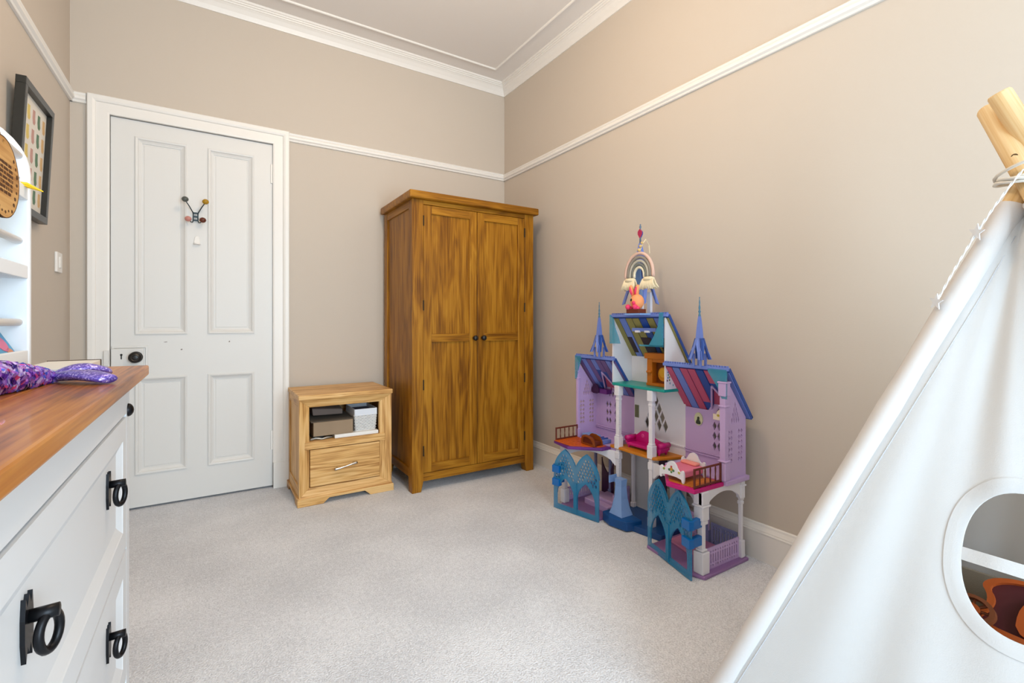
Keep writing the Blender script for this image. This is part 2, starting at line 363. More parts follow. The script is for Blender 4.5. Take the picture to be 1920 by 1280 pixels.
# ---- ceiling lamp, above the frame
cl = thing('ceiling_lamp', (LAMP.x,LAMP.y,ZC), 'pendant ceiling lamp in the middle of the room', 'lamp')
MB().lathe([(.045,0),(.05,-.012),(.03,-.03),(.005,-.034)], (LAMP.x,LAMP.y,ZC), 20).build('ceiling_rose', M_trim, cl, smooth=True)
MB().tube([(LAMP.x,LAMP.y,ZC-.03),(LAMP.x,LAMP.y,LAMP.z+.13)], .004, 8).build('flex', M_trim, cl)
MB().lathe([(.016,.13),(.018,.09),(.016,.07)], (LAMP.x,LAMP.y,LAMP.z), 14).build('bulb_holder', M_trim, cl)
pl = bpy.data.lights.new('ceiling_lamp_light', 'POINT'); pl.energy = 30; pl.color = (1.0, .76, .51); pl.shadow_soft_size = .055
po = bpy.data.objects.new('ceiling_lamp_light', pl); col.objects.link(po); po.parent = cl; po.location = LAMP-Vector(cl.location)

# ================================================================== WARDROBE
WX0, WX1, WY0, WY1 = -.975, -.115, -.565, -.045
wd = thing('wardrobe', ((WX0+WX1)/2,(WY0+WY1)/2,0), 'tall amber oak two door wardrobe in the room corner', 'wardrobe')
def post(x0, x1, y0, y1, sx):
    # foot tapers on its inner side
    xi = x1 if sx > 0 else x0; xo = x0 if sx > 0 else x1
    pts = [(xo,0),(xi-sx*.014,0),(xi,.062),(xi,1.722),(xo,1.722)]
    MB().py(pts, y0, y1).build('corner_post', M_oakV, wd, bevel=.002)
post(WX0, WX0+.070, WY0, WY0+.06, 1); post(WX1-.070, WX1, WY0, WY0+.06, -1)
post(WX0, WX0+.05, WY1-.055, WY1, 1); post(WX1-.05, WX1, WY1-.055, WY1, -1)
for x0, x1, xi in ((WX0+.002, WX0+.026, 1), (WX1-.026, WX1-.002, -1)):
    bx('side_rail', M_oakY, wd, x0, x1, WY0+.06, WY1-.055, .085, .135, .0015)
    bx('side_rail', M_oakY, wd, x0, x1, WY0+.06, WY1-.055, 1.675, 1.722, .0015)
    bx('side_panel', M_oakV, wd, x0+.008, x1-.004, WY0+.055, WY1-.05, .13, 1.68)
bx('back_panel', M_oakV, wd, WX0+.02, WX1-.02, WY1-.014, WY1-.004, .08, 1.72)
bx('base_board', M_oakX, wd, WX0+.02, WX1-.02, WY0+.03, WY1-.014, .085, .105)
bx('bottom_rail', M_oakX, wd, WX0+.07, WX1-.07, WY0+.004, WY0+.03, .060, .106, .002)
bx('top_rail', M_oakX, wd, WX0+.07, WX1-.07, WY0+.002, WY0+.03, 1.697, 1.722, .0015)
MB().box(WX0-.025, WX1+.025, WY0-.032, WY1+.01, 1.722, 1.767).build('cornice_board', M_oakX, wd, bevel=.008, seg=3)
fy = WY0+.003
def wdoor(x0, x1, hinge_left):
    z0, z1 = .109, 1.694; st = .053; xm0, xm1 = x0+st, x1-st
    d = bx('door', M_oakV, wd, x0+.002, x0+st, fy, fy+.022, z0, z1, .0015); d['label'] = 'framed oak door with two recessed panels'
    bx('door_stile', M_oakV, d, xm1, x1-.002, fy, fy+.022, z0, z1, .0015)
    for a, c in ((z0, .160), (.882, .930), (1.645, z1)): bx('door_rail', M_oakX, d, xm0, xm1, fy+.0005, fy+.022, a, c, .0015)
    for a, c in ((.158, .884), (.928, 1.647)):
        bx('door_panel', M_oakV, d, xm0-.003, xm1+.003, fy+.011, fy+.018, a, c)
    xk = x1-.024 if hinge_left else x0+.036
    MB().lathe([(.009,0),(.008,-.006),(.006,-.012),(.012,-.017),(.0165,-.024),(.0165,-.031),(.012,-.037),(.002,-.039)], (xk,fy,.902), 18, 'Y').build('knob', M_blk, d, smooth=True)
    xh = x0+.0005 if hinge_left else x1-.0005
    for z in (1.60, 1.10, .63, .24):
        MB().lathe([(.0045,-.03),(.0045,.03)], (xh,fy-.002,z), 8).build('hinge', mat('bronze_hinge',(52,40,24),.45,.6), d)
wdoor(-.905, -.545, True); wdoor(-.545, -.185, False)

# ================================================================== BEDSIDE CABINET
BX0, BX1, BY0, BY1 = -1.562, -1.052, -.428, -.03
bs = thing('bedside_cabinet', ((BX0+BX1)/2,(BY0+BY1)/2,0), 'pale oak bedside cabinet with open shelf and one drawer', 'bedside cabinet')
MB().box(BX0-.004, BX1+.006, BY0-.006, BY1, .577, .603).build('top_board', M_lokX, bs, bevel=.004)
ix0, ix1, iz0, iz1 = -1.507, -1.118, .088, .531
oz0, oz1 = .042, .577
def mitre(q, nm, mt):
    # one side of the bevelled picture-frame front
    (ax,az),(cx,cz),(ex,ez),(gx,gz) = q   # outer a,c ; inner e,g (matching c->e, a->g)
    yo, yi, yb = BY0, BY0+.022, BY0+.05
    V = [(ax,yo,az),(cx,yo,cz),(ex,yi,ez),(gx,yi,gz),(ax,yb,az),(cx,yb,cz),(ex,yb,ez),(gx,yb,gz)]
    MB().add(V, [(0,1,2,3),(7,6,5,4),(0,4,5,1),(1,5,6,2),(2,6,7,3),(3,7,4,0)]).build(nm, mt, bs, bevel=.0012)
mitre([(BX0,oz1),(BX1,oz1),(ix1,iz1),(ix0,iz1)], 'front_rail', M_lokX)
mitre([(BX0,oz0),(BX1,oz0),(ix1,iz0),(ix0,iz0)], 'front_rail', M_lokX)
mitre([(BX0,oz0),(BX0,oz1),(ix0,iz1),(ix0,iz0)], 'front_stile', M_lokV)
mitre([(BX1,oz0),(BX1,oz1),(ix1,iz1),(ix1,iz0)], 'front_stile', M_lokV)
PF = -.440
MB().py([(BX0-.010,0),(-1.440,0),(-1.408,.028),(-1.212,.028),(-1.180,0),(BX1+.010,0),(BX1+.010,.036),(BX1+.006,.043),(BX0-.006,.043),(BX0-.010,.036)], PF, PF+.03).build('plinth', M_lokX, bs, bevel=.002)
for x0, x1 in ((BX0-.010, BX0+.016), (BX1-.016, BX1+.010)):
    MB().px([(PF+.03,0),(-.36,0),(-.33,.028),(-.12,.028),(-.09,0),(BY1,0),(BY1,.043),(PF+.03,.043)], x0, x1).build('plinth', M_lokY, bs, bevel=.002)
for x0, x1, s_ in ((BX0, BX0+.022, 1), (BX1-.022, BX1, -1)):
    bx('side_post', M_lokV, bs, x0, x1, BY1-.04, BY1, .043, .577, .0015)
    bx('side_rail', M_lokY, bs, x0, x1, BY0+.05, BY1-.04, .043, .10, .0015)
    bx('side_rail', M_lokY, bs, x0, x1, BY0+.05, BY1-.04, .535, .577, .0015)
    bx('side_panel', M_lokV, bs, x0+.007, x1-.007, BY0+.045, BY1-.035, .095, .54)
bx('back_panel', M_lokX, bs, BX0+.015, BX1-.015, BY1-.012, BY1-.004, .045, .577)
MB().box(ix0-.03, ix1+.03, BY0+.012, BY1-.012, .300, .342).build('shelf', M_lokX, bs, bevel=.002)
dw = MB().box(ix0+.003, ix1-.003, BY0+.012, BY0+.035, .094, .296).build('drawer', M_lokX, bs, bevel=.0015)
bx('drawer_box', M_lokY, dw, ix0+.01, ix1-.01, BY0+.035, BY1-.03, .10, .24)
hx, hy, hz = -1.318, BY0+.012, .188
b = MB(); N_ = 16
M_chrome = mat('brushed_nickel', (190,186,180), .25, 1.)
path = [(hx-.062+.124*i/N_, hy-.020-.006*math.sin(PI*i/N_), hz+.012*math.sin((i/N_-.5)*2.2)) for i in range(N_+1)]
b.tube(path, [.0040+.0040*abs(i/N_-.5)*2 for i in range(N_+1)], 10)
b.tube([(hx-.045,hy,hz-.008),(hx-.045,hy-.021,hz-.010)], .0045, 8); b.tube([(hx+.045,hy,hz+.008),(hx+.045,hy-.021,hz+.010)], .0045, 8)
b.build('handle', M_chrome, dw, smooth=True)

# things on the shelf of the bedside cabinet
M_card = mat('grey_brown_card', (150,128,104), .8, var=.06)
o = MB().box(-1.372,-1.124,-.405,-.14,.3425,.3625).build('shallow_tray', M_trim, bevel=.003); tag(o, 'white shallow tray lying flat under the wicker basket', 'tray')
cb = thing('cardboard_box', (-1.375,-.27,.363), 'brown cardboard box with loose grey lid in the cabinet', 'box')
bx('carton', M_card, cb, -1.483,-1.268,-.392,-.16,.363,.440,.002)
MB().hexa([(-1.495,-.385,.4405),(-1.262,-.385,.4415),(-1.262,-.15,.4415),(-1.495,-.15,.4405)],[(-1.495,-.385,.4445),(-1.262,-.385,.4445),(-1.262,-.15,.450),(-1.495,-.15,.462)]).build('lid', mat('dark_card',(92,84,74),.85), cb)
o = MB().hexa([(-1.47,-.30,.463),(-1.30,-.28,.455),(-1.30,-.10,.455),(-1.47,-.12,.463)],[(-1.475,-.30,.505),(-1.30,-.28,.485),(-1.30,-.10,.515),(-1.475,-.12,.52)]).build('folded_cloth', mat('taupe_cloth',(122,106,98),.95,bump=.3), bevel=.006); tag(o, 'folded taupe cloth on top of the cardboard box', 'cloth')
o = MB().box(-1.482,-1.42,-.36,-.18,.3425,.3622).build('notebook', M_blk, bevel=.001); tag(o, 'thin black notebook under the cardboard box', 'notebook')
wb = thing('wicker_basket', (-1.19,-.28,.363), 'white woven wicker basket on the cabinet shelf', 'basket')
M_wick = mat('white_wicker', (226,224,222), .6, var=.06, vscale=60)
bxc, byc = -1.192, -.280
for k in range(11):
    hw, hd = .056+.0008*k, .095+.0008*k; z = .3665+k*.0088; path = []; n = 64
    per = 4*(hw+hd)
    for i in range(n):
        t = per*i/n; off = .0022*(1 if (i+k)%2 else -1)
        if t < 2*hw: p = (bxc-hw+t, byc-hd-off)
        elif t < 2*hw+2*hd: p = (bxc+hw+off, byc-hd+(t-2*hw))
        elif t < 4*hw+2*hd: p = (bxc+hw-(t-2*hw-2*hd), byc+hd+off)
        else: p = (bxc-hw-off, byc+hd-(t-4*hw-2*hd))
        path.append((p[0], p[1], z))
    MB().tube(path, .0043, 6, closed=True).build('woven_row', M_wick, wb, smooth=True)
b = MB()
for s_ in (-1,1):
    b.box(bxc-.064, bxc+.064, byc+s_*.104-.003, byc+s_*.104+.003, .452,.492); b.box(bxc+s_*.063-.003, bxc+s_*.063+.003, byc-.104, byc+.104, .452,.492)
b.build('cloth_liner', mat('white_cotton_liner',(222,226,234),.9,bump=.25,bscale=90), wb, bevel=.002)
bx('basket_floor', M_wick, wb, bxc-.055,bxc+.055,byc-.094,byc+.094,.3632,.367)
o = MB().box(bxc-.048,bxc+.048,byc-.085,byc+.06,.368,.478).build('storage_tin', mat('navy_tin',(36,40,84),.4)); tag(o, 'navy blue tin standing inside the wicker basket', 'tin')
o = MB().tube([(-1.498+.03*i, -.385+.012*math.sin(i*2.1), .3475+.004*math.sin(i*1.7)**2) for i in range(5)], [.005,.007,.004,.006,.003], 7).build('trinket_chain', mat('silver_trinket',(180,176,168),.4,.5), smooth=True); tag(o, 'small silver trinket chain at the front of the shelf', 'trinket')

# ================================================================== CHEST OF DRAWERS
CX0, CX1, CY0, CY1 = -2.540, -2.122, -2.75, -1.862
cd = thing('chest_of_drawers', ((CX0+CX1)/2,(CY0+CY1)/2,0), 'white painted chest of drawers with waxed pine top', 'chest of drawers')
bx('side_board', M_white, cd, CX0, CX1-.0, CY1-.022, CY1, .03, .877, .002); bx('side_board', M_white, cd, CX0, CX1, CY0, CY0+.022, .03, .877, .002)
bx('back_board', M_white, cd, CX0, CX0+.012, CY0+.022, CY1-.022, .03, .877)
bx('front_rail', M_white, cd, CX1-.022, CX1, CY0+.045, CY1-.045, .803, .877, .0015)
for a, c in ((CY1-.045, CY1-.0225), (CY0+.0225, CY0+.045)): bx('front_stile', M_white, cd, CX1-.022, CX1, a, c, .03, .877)
bx('plinth', M_white, cd, CX0, CX1+.008, CY0-.008, CY1+.008, 0, .10, .003)
bx('drawer_rail', M_white, cd, CX1-.022, CX1-.004, CY0+.045, CY1-.045, .10, .232)
# top of four boards
T0, T1 = XL+.006, -2.090; ws = [T0, -2.430, -2.312, -2.195, T1]
for i in range(4):
    MB().box(ws[i]+.0004, ws[i+1]-.0004, CY0-.02, CY1+.042, .877, .900).build('top_plank', M_pineY, cd, bevel=.0035 if i == 3 else .0025)
def ring_handle(y, z, par):
    b = MB(); x = CX1+.0
    fn = lambda u,v,t:(x+t, y+u, z+v)
    b.plate([(-.011,.033),(-.006,.022),(0,.034),(.006,.022),(.011,.033),(.014,.012),(.014,-.012),(.010,-.033),(.005,-.018),(0,-.026),(-.005,-.018),(-.010,-.033),(-.014,-.012),(-.014,.012)], [], fn, .0, .004)
    h = b.build('handle_plate', M_iron, par)
    MB().tube([(x+.003,y,z+.010),(x+.027,y,z+.011)], .0068, 10).build('handle_post', M_iron, h, smooth=True)
    MB().tube([(x+.019+.0055*math.sin(q), y+.0125*math.sin(q), z-.010+.019*math.cos(q)) for q in [2*PI*i/24 for i in range(24)]], .0044, 8, closed=True).build('ring_pull', M_iron, h, smooth=True)
for z0, z1 in ((.519,.797),(.237,.513)):
    d = MB().rings(CY0+.048, CY1-.048, z0, z1, [(0,-.022),(0,.0),(.044,.0),(.046,-.0015),(.064,-.009),(.066,-.009)], lambda u,v,dd:(CX1+dd,u,v)).build('drawer', M_white, cd)
    zc = (z0+z1)/2+.03
    for y in (-2.07, -2.54):
        b0 = ring_handle(y, zc, d)
for ch in [o_ for o_ in bpy.data.objects if o_.name.startswith(('handle_plate',))]: ch.location.x -= .009   # plates sit on the recessed field
MB().sphere((CX1,CY1-.0225,.808), .0145, 14, 8, (.75,1,1)).build('iron_stud', M_iron, cd, smooth=True)
MB().sphere((CX1,CY0+.0225,.808), .0145, 14, 8, (.75,1,1)).build('iron_stud', M_iron, cd, smooth=True)

# ---- book rack standing on the chest
M_rack = mat('white_rack_paint', (236,238,241), .45)
RK0, RK1 = XL+.004, -2.286      # back, front (x)
rk = thing('book_rack', ((RK0+RK1)/2,-2.14,.900), 'white book rack with arched ends on the pine top', 'book rack')
def arch_end(y0, y1):
    c = (RK0+RK1)/2; r = (RK1-RK0)/2
    pts = [(RK0,.900),(RK1,.900)]+[(c+r*math.cos(q), 1.305+r*math.sin(q)*.92) for q in [PI*i/20 for i in range(21)]]
    return MB().py(pts, y0, y1).build('end_panel', M_rack, rk, bevel=.004, seg=3)
arch_end(-1.848, -1.833); arch_end(-2.463, -2.448)
for zr in (1.343, 1.168, 1.000): MB().tube([(-2.303,-2.448,zr),(-2.303,-1.848,zr)], .0075, 12).build('dowel', M_rack, rk, smooth=True)
for zl in (1.252, 1.090, .915):
    bx('front_ledge', M_rack, rk, -2.299, -2.288, -2.448, -1.848, zl, zl+.027, .0015)
    bx('tray_board', M_rack, rk, -2.330, -2.299, -2.448, -1.848, zl, zl+.010)
    MB().hexa([(-2.323,-2.448,zl+.010),(-2.315,-2.448,zl+.010),(-2.315,-1.848,zl+.010),(-2.323,-1.848,zl+.010)],[(-2.388,-2.448,zl+.13),(-2.380,-2.448,zl+.13),(-2.380,-1.848,zl+.13),(-2.388,-1.848,zl+.13)]).build('back_board', M_rack, rk)
MB().sphere((-2.303,-1.8485,1.297), .003, 8, 6).build('screw', M_chrome, rk)
def lean_book(y0, y1, z, h, t, xb, cover, pg, label, blobs=()):
    # stands on the tray and leans back against the back board
    a = math.radians(28.4); dx, dz = -math.sin(a), math.cos(a)
    bk = thing('picture_book', (xb,(y0+y1)/2,z), label, 'book', 'books in the rack')
    def P(u, v, tt): return (xb+dx*v-dz*tt, u, z+.005+dz*v+dx*tt)
    def slab(nm, m, a0, a1, b0, b1, t0, t1):
        return MB().prism([(a0,b0),(a1,b0),(a1,b1),(a0,b1)], P, t0, t1).build(nm, m, bk)
    slab('front_cover', cover, y0, y1, 0, h, 0, .002); slab('pages', pg, y0+.002, y1-.003, .003, h-.003, .002, t); slab('back_cover', cover, y0, y1, 0, h, t, t+.002)
    for (u, v, ru, rv, c) in blobs:
        MB().prism([(u+ru*math.cos(2*PI*i/14), v+rv*math.sin(2*PI*i/14)) for i in range(14)], P, -.0006, .0002).build('cover_print', c, bk)
M_page = mat('book_pages', (232,226,212), .9)
lean_book(-2.11,-1.853,.9265,.12,.008,-2.3015, mat('cyan_cover',(22,140,184),.35), M_page, 'blue picture book with pink and orange print, lowest tier',
    [(-1.893,.03,.025,.018,mat('pink_print',(214,92,130),.4)),(-1.908,.055,.03,.012,mat('orange_print',(206,120,52),.4)),(-1.943,.075,.03,.02,mat('green_print',(86,120,60),.4)),(-1.878,.012,.016,.007,mat('orange_print',(206,120,52),.4))])
lean_book(-2.18,-1.925,1.1015,.11,.008,-2.3015, mat('green_cover',(92,138,62),.4), M_page, 'green picture book leaning in the middle tier')
lean_book(-2.11,-1.860,1.2635,.10,.006,-2.3015, mat('peach_cover',(232,196,176),.4), M_page, 'peach picture book leaning in the top tier')
# yellow paper pennant poking out over the ledge
o = MB().hexa([(-2.320,-1.885,1.2795),(-2.283,-1.876,1.2795),(-2.262,-1.862,1.270),(-2.300,-1.852,1.2795)],[(-2.320,-1.885,1.2815),(-2.283,-1.876,1.2835),(-2.262,-1.862,1.2720),(-2.300,-1.852,1.2830)]).build('paper_bookmark', mat('yellow_paper',(246,200,24),.6)); tag(o, 'bright yellow paper bookmark sticking out of the book rack', 'bookmark')
# oval wooden plaque hanging from the top dowel
pq = thing('wooden_plaque', (-2.285,-2.0,1.20), 'oval engraved wooden plaque hanging on the book rack', 'plaque')
M_ply = wood('laser_cut_plywood', (160,108,52), (196,146,84), (212,166,104), axis='Y', rough=.6)
M_burn = mat('burnt_engraving', (84,48,18), .8)
pyc, pzc, pa, pb = -2.022, 1.258, .081, .072
fnp = lambda u,v,t:(-2.284+t, pyc+u, pzc+v)
MB().plate([(pa*math.cos(2*PI*i/40), pb*math.sin(2*PI*i/40)) for i in range(40)], [[(.006*math.cos(-2*PI*i/10), pb*.86+.004*math.sin(-2*PI*i/10)) for i in range(10)]], fnp, 0, .005).build('oval_board', M_ply, pq)
MB().plate([(pa*math.cos(2*PI*i/40), pb*math.sin(2*PI*i/40)) for i in range(40)], [[(.985*pa*math.cos(-2*PI*i/40), .98*pb*math.sin(-2*PI*i/40)) for i in range(40)]], fnp, -.0004, .0054).build('burnt_edge', M_burn, pq)
for r_ in range(7):                       # engraved lines, unreadable at this size
    v = .026-.0085*r_; hw = .052 - .004*abs(r_-3); u = -hw
    b = MB()
    while u < hw-.004:
        wl = random.uniform(.003,.0065); h_ = random.uniform(.0022,.0032)
        b.prism([(u,v-h_),(u+wl,v-h_),(u+wl,v+h_),(u+wl*.6,v+h_*.3),(u+wl*.3,v+h_),(u,v+h_)], fnp, .0048, .0054); u += wl+random.choice((.0016,.0016,.004))
    b.build('engraved_line', M_burn, pq)
for i in range(26):
    q = 2*PI*i/26; rr = random.uniform(.80,.93); u, v = pa*rr*math.cos(q), pb*rr*math.sin(q); s_ = random.uniform(.003,.006)
    if v > pb*.72: continue
    MB().prism([(u+s_*math.cos(q+t), v+s_*(.5+.5*random.random())*math.sin(q+t)) for t in (0,1.1,2.2,3.3,4.4,5.4)], fnp, .0048, .0054).build('engraved_leaf', M_burn, pq)
MB().tube([(-2.281,pyc,pzc+pb*.86),(-2.288,pyc+.004,1.347),(-2.303,pyc+.004,1.354),(-2.314,pyc+.002,1.345),(-2.290,pyc-.002,pzc+pb*.86)], .0016, 6).build('hanging_cord', mat('jute_cord',(150,116,76),.9), pq)

# ---- white box lying behind the tail
o = thing('flat_box', (-2.215,-1.94,.900), 'thin white box with dark edge at the far end of the chest', 'box')
bx('box_body', mat('white_card',(228,224,216),.7), o, -2.262, -2.176, -2.06, -1.832, .9003, .9165, .001)
bx('dark_edge', mat('dark_brown_edge',(86,68,52),.6), o, -2.263, -2.174, -1.8325, -1.830, .9003, .9180)
# ---- sequin mermaid tail
def tail():
    t = thing('mermaid_tail', (-2.22,-2.14,.9), 'purple sequin mermaid tail toy with glitter fins on the chest', 'toy')
    M_seq = bpy.data.materials.new('iridescent_sequins'); M_seq.use_nodes = True; nt = M_seq.node_tree; b_ = nt.nodes['Principled BSDF']
    oi = nt.nodes.new('ShaderNodeTexCoord'); vo = nt.nodes.new('ShaderNodeTexVoronoi'); vo.inputs['Scale'].default_value = 170
    nt.links.new(oi.outputs['Object'], vo.inputs['Vector'])
    sp = nt.nodes.new('ShaderNodeSeparateColor'); nt.links.new(vo.outputs['Color'], sp.inputs[0])
    rp = nt.nodes.new('ShaderNodeValToRGB'); e = rp.color_ramp.elements; e[0].color = lin((92,40,150)); e[1].color = lin((236,222,250)); rp.color_ramp.interpolation = 'CONSTANT'
    for p_, c in ((.2,(150,96,206)),(.4,(190,120,210)),(.5,(74,96,200)),(.62,(170,130,226)),(.75,(206,70,130)),(.82,(210,190,246))):
        x = e.new(p_); x.color = lin(c)
    nt.links.new(sp.outputs[0], rp.inputs[0]); nt.links.new(rp.outputs[0], b_.inputs['Base Color'])
    b_.inputs['Roughness'].default_value = .22; b_.inputs['Metallic'].default_value = .55
    M_fin = bpy.data.materials.new('violet_glitter'); M_fin.use_nodes = True; nt = M_fin.node_tree; b_ = nt.nodes['Principled BSDF']
    oi = nt.nodes.new('ShaderNodeTexCoord'); vo = nt.nodes.new('ShaderNodeTexVoronoi'); vo.inputs['Scale'].default_value = 420
    nt.links.new(oi.outputs['Object'], vo.inputs['Vector']); sp = nt.nodes.new('ShaderNodeSeparateColor'); nt.links.new(vo.outputs['Color'], sp.inputs[0])
    rp = nt.nodes.new('ShaderNodeValToRGB'); e = rp.color_ramp.elements; e[0].color = lin((82,64,156)); e[1].color = lin((220,206,244)); x = e.new(.6); x.color = lin((122,102,192)); x = e.new(.85); x.color = lin((160,140,220))
    nt.links.new(sp.outputs[0], rp.inputs[0]); nt.links.new(rp.outputs[0], b_.inputs['Base Color']); b_.inputs['Roughness'].default_value = .35; b_.inputs['Metallic'].default_value = .3
    # body from the wrist of the tail back out of the frame
    A = Vector((-2.196,-2.133,.914)); DV = Vector((-.058,-.26,0)); sidev = Vector((DV.y,-DV.x,0)).normalized()
    def rad_at(q): return .010+.019*min(1, q*2.0)**.8
    path = []; rad = []
    for i in range(13):
        q = i/12; p = A+DV*q; r_ = rad_at(q); p.z = .9005+r_*.8; path.append(p); rad.append(r_)
    core = MB().tube(path, rad, 18)
    core.v = [(v[0], v[1], .9003+max(0, v[2]-.9003)*.85) for v in core.v]
    bo = core.build('tail_body', M_seq, t, smooth=True)
    # overlapping sequins as one countless layer
    sq = MB(); rnd = random.Random(3)
    for i in range(0, 60):
        q = i/60; p = A+DV*q; r_ = rad_at(q)
        for j in range(15):
            an = 2*PI*(j+.5*(i%2))/15; n_ = sidev*math.cos(an)+Vector((0,0,math.sin(an)*.85)); c = Vector((p.x, p.y, .9005+r_*.68))+n_*r_
            if c.z < .903: continue
            n_ = (n_+Vector((rnd.uniform(-.35,.35),rnd.uniform(-.35,.35),rnd.uniform(-.35,.35)))).normalized()
            u_ = n_.cross(DV).normalized(); v_ = n_.cross(u_); k = len(sq.v)
            for m_ in range(7): sq.v.append(tuple(c+n_*.0012+(u_*math.cos(2*PI*m_/7)+v_*math.sin(2*PI*m_/7))*.0050))
            sq.f.append(tuple(range(k,k+7)))
    so = sq.build('sequins', M_seq, t, recalc=False); so['kind'] = 'stuff'
    # two fins, soft lens shaped pads
    def fin(name, tip, side, lift):
        b = MB(); n = 12; rows = []
        a0 = A.copy(); tipv = Vector(tip); d = tipv-a0; perp = Vector((-d.y, d.x, 0)).normalized()
        for i in range(n+1):
            q = i/n; c = a0+d*q; wd_ = .008+side*math.sin(min(1,q*1.02)*PI*.62)**1.2*(1 if q < .9 else max(.45,1-(q-.9)*5)); th = .0065+.0025*math.sin(q*PI)
            c.z = .9005+th+lift*math.sin(q*PI*.9)
            rows.append([c+perp*(wd_*math.cos(2*PI*j/12))+Vector((0,0,1))*th*math.sin(2*PI*j/12) for j in range(12)])
        k = 0
        for r_ in rows: b.v += [tuple(p) for p in r_]
        for i in range(n):
            for j in range(12): b.f.append((i*12+j, i*12+(j+1)%12, (i+1)*12+(j+1)%12, (i+1)*12+j))
        b.f.append(tuple(range(12))[::-1]); b.f.append(tuple(n*12+j for j in range(12)))
        b.build(name, M_fin, t, smooth=True)
    fin('fin', (-2.108,-2.218,.91), .013, .004); fin('fin', (-2.128,-2.085,.91), .014, .010)
tail()

# ---- framed print on the left wall, leaning out at the top
fr = thing('framed_print', (XL,-.72,1.40), 'black framed print of small colourful shapes on the left wall', 'picture')
ang = math.atan2(.022, .46)
def FP(u, v, t): return (XL+.004+t+math.tan(ang)*(v), u, 1.399+v)
FY0, FY1, FH = -.905, -.545, .462
M_frm = mat('black_picture_frame', (44,42,38), .35)
fw_ = .026
for a0,a1,b0,b1 in ((FY0,FY1,0,fw_),(FY0,FY1,FH-fw_,FH),(FY0,FY0+fw_,fw_,FH-fw_),(FY1-fw_,FY1,fw_,FH-fw_)):
    MB().prism([(a0,b0),(a1,b0),(a1,b1),(a0,b1)], FP, 0, .028).build('frame_side', M_frm, fr, bevel=.0015)
sh = MB().prism([(FY0+.02,.02),(FY1-.02,.02),(FY1-.02,FH-.02),(FY0+.02,FH-.02)], FP, .006, .010).build('print_sheet', mat('print_paper',(228,222,212),.6), fr)
PC = [(122,108,116),(92,124,96),(214,170,168),(222,196,110),(216,178,128),(132,160,166),(196,150,140),(150,170,140)]
k = 0
for r_ in range(5):
    for c_ in range(5):
        u = FY0+.058+c_*.061; v = FH-.085-r_*.073; cc = PC[(r_*3+c_*2+k)%8]; k += 1
        pts = [(u-.015,v+.024),(u+.012,v+.026),(u+.014,v),(u+.020,v-.016),(u+.010,v-.028),(u-.008,v-.026),(u-.016,v-.006)]
        MB().prism(pts, FP, .0098, .0106).build('printed_shape', mat('print_%d_%d'%(cc[0],cc[1]), cc, .6), sh)
MB().sphere((XL+.012,-.725,1.83),.006,8,6).build('picture_hook', mat('brass',(180,140,70),.3,.9), fr)

# ---- pink wedge by the door
o = MB().px([(-.15,0),(-.06,0),(-.06,.024)], -2.445, -2.405).build('door_wedge', mat('pink_rubber',(226,140,140),.6)); tag(o, 'small pink rubber wedge at the foot of the door', 'door wedge')

# ================================================================== TOY CASTLE (generic doll's house)
ct = thing('toy_castle', (-.2,-1.59,0), 'tall lilac and white plastic toy castle with blue roofs against the wall', 'doll house')
P_lil = mat('lilac_plastic', (196,168,216), .38); P_lil2 = mat('deep_lilac_plastic', (150,112,164), .4); P_wht = mat('white_plastic', (232,230,238), .35)
P_blu = mat('periwinkle_plastic', (112,134,208), .36); P_dbl = mat('royal_blue_plastic', (40,78,158), .36); P_ice = mat('sky_blue_plastic', (130,166,222), .35)
P_tea = mat('teal_plastic', (22,150,142), .35); P_org = mat('amber_plastic', (204,126,24), .4); P_mag = mat('magenta_plastic', (194,14,116), .35)
P_pur = mat('purple_plastic', (104,42,128), .38); P_brn = mat('brown_plastic', (98,38,22), .45); P_pnk = mat('rose_lining', (190,84,116), .5)
P_slv = mat('shaded_lilac_plastic', (126,132,178), .4); P_plum = mat('plum_plastic', (58,22,62), .45); P_olv = mat('olive_lining', (150,140,78), .6)  # P_slv is the lilac of the back parts with shade in its colour
P_til = mat('orange_tile_floor', (206,92,18), .4, var=.18, vscale=90); P_crm = mat('cream_plastic', (240,226,206), .45)
def clear_blue(nm, c, a):
    if nm in MATS: return MATS[nm]
    m = bpy.data.materials.new(nm); m.use_nodes = True; nt = m.node_tree; b_ = nt.nodes['Principled BSDF']
    b_.inputs['Base Color'].default_value = lin(c); b_.inputs['Roughness'].default_value = .15; b_.inputs['Alpha'].default_value = a
    MATS[nm] = m; return m
P_gla = clear_blue('clear_blue_plastic', (36,140,190), .60); P_glb = clear_blue('deep_clear_blue', (0,108,190), .92); P_glt = clear_blue('clear_teal_plastic', (60,160,190), .55)
XB, XF = -.062, -.200            # back wall and front plane
ZM = .350                        # middle floor
def ypl(y0, y1): return lambda u,v,t:(u, y0+(y1-y0)*t, v)      # plate in x-z
def xpl(x0, x1): return lambda u,v,t:(x0+(x1-x0)*t, u, v)      # plate in y-z
